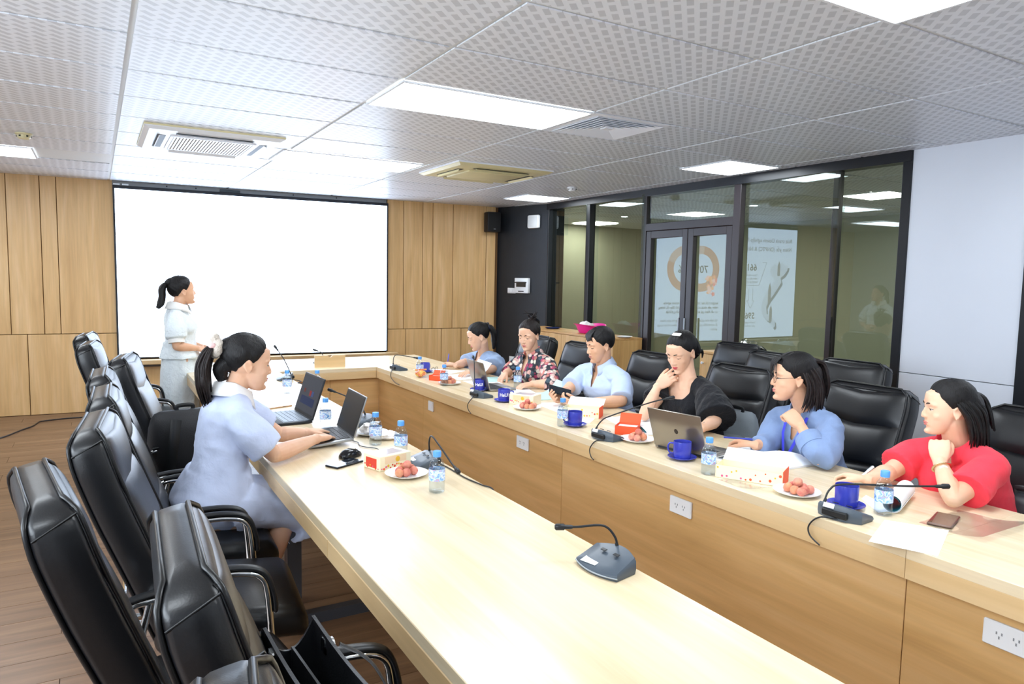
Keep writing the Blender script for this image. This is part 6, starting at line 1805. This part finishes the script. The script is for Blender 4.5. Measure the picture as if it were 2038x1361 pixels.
# ---- cake boxes
M_CREAM = mat('cream_card', '#f3e9c8', .6)
M_CARD = mat('white_card', '#f2f2f0', .6)
M_ORG = mat('orange_card', '#f0572a', .5)
M_REDC = mat('red_card', '#d8432f', .5)
M_YEL = mat('yellow_print_card', '#e9b93a', .5)
M_FILM = mat('clear_film', '#c9bfc4', .08, spec=.6)
def cake_box(loc, rz, w, d, h, label, open_=False, group='printed cake boxes'):
    t = thing('cake_box', label, 'box', loc, rz, group)
    if open_:
        b = MB(); th = .002
        b.box(-w/2, w/2, -d/2, d/2, 0, th)
        for a in ((-w/2, -w/2+th, -d/2, d/2), (w/2-th, w/2, -d/2, d/2), (-w/2, w/2, -d/2, -d/2+th), (-w/2, w/2, d/2-th, d/2)): b.box(*a, 0, h)
        b.build('tray', M_CREAM, t, None)
        MB().box(-w/2, w/2, -.001, .001, 0, d*.72, M=Matrix.Translation((0, d/2, h)) @ Matrix.Rotation(math.radians(-62), 4, 'X')).build('lid', M_CARD, t, None)
        MB().box(-.001, .001, -d/2, d/2, 0, h*1.2, M=Matrix.Translation((w/2, 0, h*.0))).build('end_flap', M_ORG, t, None)
    else:
        MB().rbox(-w/2, w/2, -d/2, d/2, 0, h, .002, 1).build('carton', M_CREAM, t, None)
        MB().box(-w*.34, w*.34, -d*.32, d*.32, h, h+.0008).build('top_window', M_FILM, t, None)
        MB().box(-w*.34, w*.34, -d/2-.0008, -d/2, h*.45, h*.92).build('side_window', mat('peach_window', '#efd3ad', .2), t, None)
        MB().box(-w/2-.0008, -w/2, -d*.3, d*.34, h*.15, h*.8).build('red_panel', M_REDC, t, None)
        MB().lathe([(.012, 0), (0, .001)], 14, M=Matrix.Translation((.01, -d/2-.001, h*.66)) @ Matrix.Rotation(math.pi/2, 4, 'X')).build('round_seal', M_YEL, t, None)
    random.seed(int(w*1000)+int(loc[1]*100))
    for k in range(14):
        x = -w/2+.01+(w-.02)*k/13; z = random.uniform(.006, h*.4 if not open_ else h-.008); r = random.uniform(.003, .0065)
        m = random.choice([M_YEL, M_ORG, M_REDC, mat('pink_print', '#e0668e', .5), M_YEL])
        MB().lathe([(r, 0), (0, .0006)], 7, M=Matrix.Translation((x, -d/2-.0006, z)) @ Matrix.Rotation(math.pi/2, 4, 'X')).build('printed_fruit', m, t, None)
        if k < 6:
            y = -d/2+.012+(d-.024)*k/5
            MB().lathe([(r, 0), (0, .0006)], 7, M=Matrix.Translation((-w/2-.0006, y, z)) @ Matrix.Rotation(-math.pi/2, 4, 'Y')).build('printed_fruit', m, t, None)
    return t
cake_box((1.06, 2.84, T0), math.radians(-55+72), .165, .115, .062, 'cream cake box with a clear window on the left table')
cake_box((2.40, 3.90, T0), math.radians(-58), .175, .12, .066, 'cream cake box with red print between floral shirt and man')
cake_box((2.50, 3.40, T0), math.radians(-50), .22, .11, .055, 'open cake box with lifted white lid before the man', True)
cake_box((2.335, 1.985, T0), math.radians(-62), .27, .115, .052, 'long open cake box with orange end before the woman with glasses', True)
def orange_box(loc, rz, w, d, h, label):
    t = thing('orange_box', label, 'box', loc, rz, 'orange card boxes')
    b = MB(); th = .0015
    b.box(-w/2, w/2, -d/2, d/2, 0, th)
    for a in ((-w/2, -w/2+th, -d/2, d/2), (w/2-th, w/2, -d/2, d/2), (-w/2, w/2, -d/2, -d/2+th), (-w/2, w/2, d/2-th, d/2)): b.box(*a, 0, h)
    b.build('tray', M_ORG, t, None)
    MB().box(-w/2, w/2, -.0008, .0008, 0, d*.6, M=Matrix.Translation((0, d/2, h)) @ Matrix.Rotation(math.radians(-40), 4, 'X')).build('lid_flap', M_ORG, t, None)
    MB().box(-w/2+.004, w/2-.004, -d/2+.004, d/2-.004, .002, h*.8).build('white_lining', M_CARD, t, None)
    return t
orange_box((2.43, 2.90, T0), math.radians(-52), .115, .10, .048, 'bright orange open box behind the microphone by the black blouse')
orange_box((2.31, 5.10, T0), math.radians(-52), .10, .07, .04, 'small orange box beside the farthest lychee plate')
o = MB(); random.seed(8)
cr = thing('snack_packet', 'crumpled yellow and red snack packet near the far corner', 'packet', (2.26, 5.30, T0))
b = MB().sphere((0, 0, .03), (.045, .035, .03), 14, 9); b.v = [(x*(1+.25*mnoise.noise(Vector((x*60, y*60, z*60)))), y*(1+.25*mnoise.noise(Vector((y*60, z*60, x*60)))), max(0, z*(1+.2*mnoise.noise(Vector((z*60, x*50, 3)))))) for x, y, z in b.v]
pm = mat('packet_print', '#e6b45a', .35); t_ = NT(pm); t_.link(t_.ramp(t_.noise(t_.coords(), 30, 2), [(.4, srgb('#e9c36a')), (.55, srgb('#d8543a')), (.65, srgb('#f0e6cf'))]), t_.b.inputs['Base Color'])
b.build('wrapper', pm, cr, 30)
MB().box(-.05, .05, -.003, .003, .055, .068).build('crimped_seal', pm, cr, None)
# wrappers on the plate and on top of the right cabinet
def crumple(name, loc, r, m, label, cat, seed):
    b = MB().sphere((0, 0, 0), r, 20, 14); out = []
    for x, y, z in b.v:
        k = 1+.35*mnoise.noise(Vector((x/r[0]*1.7+seed, y/r[1]*1.7, z/r[2]*1.7)))+.2*mnoise.noise(Vector((x/r[0]*4, y/r[1]*4+seed, z/r[2]*4)))
        out.append((x*k, y*k, max(z*k, -r[2]*.8)+r[2]*.8))
    b.v = out; o = b.build(name, m, None, 25); o.location = loc
    return tag(o, label, cat)
crumple('cake_wrapper', (1.20, 3.46, T0+.0056), (.05, .045, .03), mat('wrapper_white', '#efe9e4', .4, var=.15, vscale=40), 'crumpled white wrapper on the plate behind the grey laptop', 'wrapper', 2)
crumple('paper_bag', (1.23, 3.33, T0), (.07, .05, .022), mat('wrapper_white'), 'flattened white snack bag next to the laptop bottle', 'wrapper', 5)
crumple('plastic_bag_ball', (4.97, 4.33, .93), (.09, .10, .075), clear_mat('crumpled_film', (.86, .93, .95, 1), .25, .15), 'crumpled clear plastic bag on the low cabinet behind spare chairs', 'bag', 9)
# wooden cable flap on the back table
wf = thing('cable_flap', 'upright wooden board with a notch on the back table', 'board', (1.775, 6.20, T0), math.radians(-4))
pts = [(-.135, 0), (.135, 0), (.135, .105), (.022, .105)]+[(.018*math.cos(a), .105+.016*math.sin(a)) for a in np.linspace(0, -math.pi, 9)]+[(-.022, .105), (-.135, .105)]
MB().prism(pts, -.008, .008, M=Matrix.Rotation(math.pi/2, 4, 'X')).build('board', M_FASX, wf, None)
MB().box(-.12, .12, .004, .05, -.0003, .006).build('hinge_strip', M_FASX, wf, None)

# ---- on the long cabinet
bs = thing('plastic_basin', 'bright pink plastic basin on the long cabinet', 'basin', (4.93, 6.62, .951))
rings = []; n = 48
def oval(rx, ry, z, sc=0): return [(rx*math.cos(2*math.pi*k/n), ry*math.sin(2*math.pi*k/n), z+sc*math.cos(4*math.pi*k/n)) for k in range(n)]
MB().loft([oval(.10, .125, 0), oval(.115, .145, .01), oval(.145, .185, .085), oval(.155, .2, .10, .006), oval(.17, .22, .102, .01), oval(.168, .218, .097, .01), oval(.15, .195, .093, .006), oval(.135, .172, .075), oval(.11, .14, .014), oval(.01, .01, .012)]).build('basin', mat('hot_pink_plastic', '#f02c9c', .35), bs, 50)
cl = crumple('white_cloth', (4.93, 6.68, .968), (.09, .10, .06), mat('white_cotton'), 'white cloth lying inside the pink basin', 'cloth', 4)
dn = MB().lathe([(.07, 0), (.09, .014), (.095, .018), (.088, .016), (.06, .005), (0, .005)], 36).build('dish', mat('navy_glaze', '#1d2b57', .25), None, 50); dn.location = (4.90, 7.35, .951); tag(dn, 'dark blue dish on the long cabinet left of the basin', 'dish')
pw = mkobj('plate', plm, M_PLATE); pw.location = (4.92, 5.98, .951); tag(pw, 'white plate at the right end of the long cabinet', 'plate')

# ---- bags
M_BAG = mat('black_nylon', '#1a1b1f', .6, bump=.3, bscale=220)
M_GREYBAG = mat('grey_canvas', '#7d858c', .8, bump=.3, bscale=260)
M_MESH = mat('black_mesh', '#0f1012', .8, bump=.4, bscale=300)
def backpack(loc, rz, w, d, h, m, label, rot=None):
    t = thing('backpack', label, 'backpack', loc, rz, rot=rot)
    def sec(k, z): return [(d*.5*k*a, w*.5*b*(k*.4+.6), z) for a, b in sup(28, 2.5)]
    rings = [sec(.88, 0), sec(.98, .02), sec(1.02, h*.3), sec(1.0, h*.55), sec(.93, h*.73), sec(.78, h*.87), sec(.55, h*.96), sec(.2, h)]
    MB().loft(rings).build('main_body', m, t, 60)
    MB().loft([[(x*.55-d*.36, y*.72, z*.58+.015) for x, y, z in r] for r in rings]).build('front_pocket', m, t, 60)
    MB().tube(bez([(-.02, -.04, h*.985), (-.02, -.035, h+.018), (-.02, .035, h+.018), (-.02, .04, h*.985)], 6), [(.011, .004)]*19, 8).build('top_handle', M_PAD, t, 60)
    MB().tube([(d*.02-d*.5*.6, q*w*.5*.9, 0) for q in ()] or bez([(-d*.12, -w*.46, h*.3), (-d*.16, -w*.45, h*.6), (-d*.14, -w*.36, h*.84), (-d*.1, 0, h*.985), (-d*.14, w*.36, h*.84), (-d*.16, w*.45, h*.6), (-d*.12, w*.46, h*.3)], 8), .005, 6).build('zipper', M_PIPE, t, 80)
    for q in (-1, 1): MB().tube(bez([(d*.46, q*w*.2, h*.9), (d*.56, q*w*.25, h*.6), (d*.55, q*w*.28, h*.3), (d*.45, q*w*.3, h*.06)], 6), [(.026, .006)]*19, 8, up=(1, 0, 0)).build('shoulder_strap', M_PAD, t, 60)
    MB().lathe([(.006, 0), (.006, .004), (0, .004)], 8, c=(-d*.16, w*.45, h*.55)).build('zip_pull', M_MICS, t)
    return t
backpack((.40, 4.12, .50), math.radians(-80), .38, .22, .33, M_BAG, 'black backpack standing on a left row chair seat')
backpack((3.19, 2.83, .50), math.radians(10), .26, .15, .33, M_GREYBAG, 'grey canvas backpack on the chair right of the black blouse')
backpack((3.10, 1.30, .50), math.radians(8), .36, .15, .27, mat('black_bag_leather', '#1f2126', .4), 'black bag with zips on the chair beside the red polo woman')
# open black handbag on the near chair
hb = thing('handbag', 'open black leather handbag with chrome clasps on the near left chair', 'handbag', (.335, 1.235, .505), math.radians(-86))
m_hb = mat('handbag_leather', '#1b1c20', .38, bump=.15, bscale=300)
HZ = .345
def wall_(rows, th, name, ax=(0, 1, 0), m=None):
    rings = []; A = Vector(ax)*th
    for a, b in rows:
        a, b = Vector(a), Vector(b); rings.append([a, b, b+A, a+A])
    return MB().loft(rings).build(name, m or m_hb, hb, 50)
xs_ = np.linspace(-.2, .2, 13)
for y in (-1, 1): wall_([((x*.96, y*.075, 0), (x, y*.05, HZ-.012*math.cos(math.pi*x/.4))) for x in xs_], .007, 'side_panel')
wall_([((x*.94, 0, .012), (x*.95, .004, HZ-.05)) for x in xs_], .005, 'divider')
for q in (-1, 1):      # concave ends
    wall_([((q*.192, y, 0), (q*.2, y*.74, HZ-.06*(1-(y/.072)**2))) for y in np.linspace(-.072, .072, 11)], .006, 'end_panel', (1, 0, 0))
MB().rbox(-.19, .19, -.076, .083, 0, .012, .004, 1).build('bottom', m_hb, hb)
for y in (-.05, .057):
    for x in (-.13, .13):
        sy = -1 if y < 0 else 1
        MB().rbox(x-.014, x+.014, y-.008, y+.008, HZ-.05, HZ-.015, .003, 1).build('clasp', M_CHR, hb)
        MB().tube([(x+.013*math.cos(a), y+sy*.012, HZ-.035+.012*math.sin(a)) for a in np.linspace(0, 2*math.pi, 14, endpoint=False)], .0028, 6, loop=True).build('ring', M_CHR, hb, 60)
MB().tube(bez([(-.13, .085, HZ-.04), (-.1, .15, .25), (-.02, .19, .12), (.05, .18, .02)], 8), [(.009, .002)]*25, 8).build('strap', m_hb, hb, 60)

# ---- cable on the floor
fc = MB().tube(bez([(-1.3, 7.6, .006), (-1.0, 7.75, .006), (-.8, 7.93, .006), (-.66, 8.25, .006), (-.58, 8.42, .006), (-.54, 8.62, .006), (-.50, 8.66, .006), (-.3, 8.72, .006), (-.15, 8.72, .006), (-.05, 8.85, .006), (.2, 8.8, .006)], 8), .0065, 8).build('floor_cable', M_MICB, None, 80)
tag(fc, 'long black cable snaking across the wooden floor at left', 'cable')
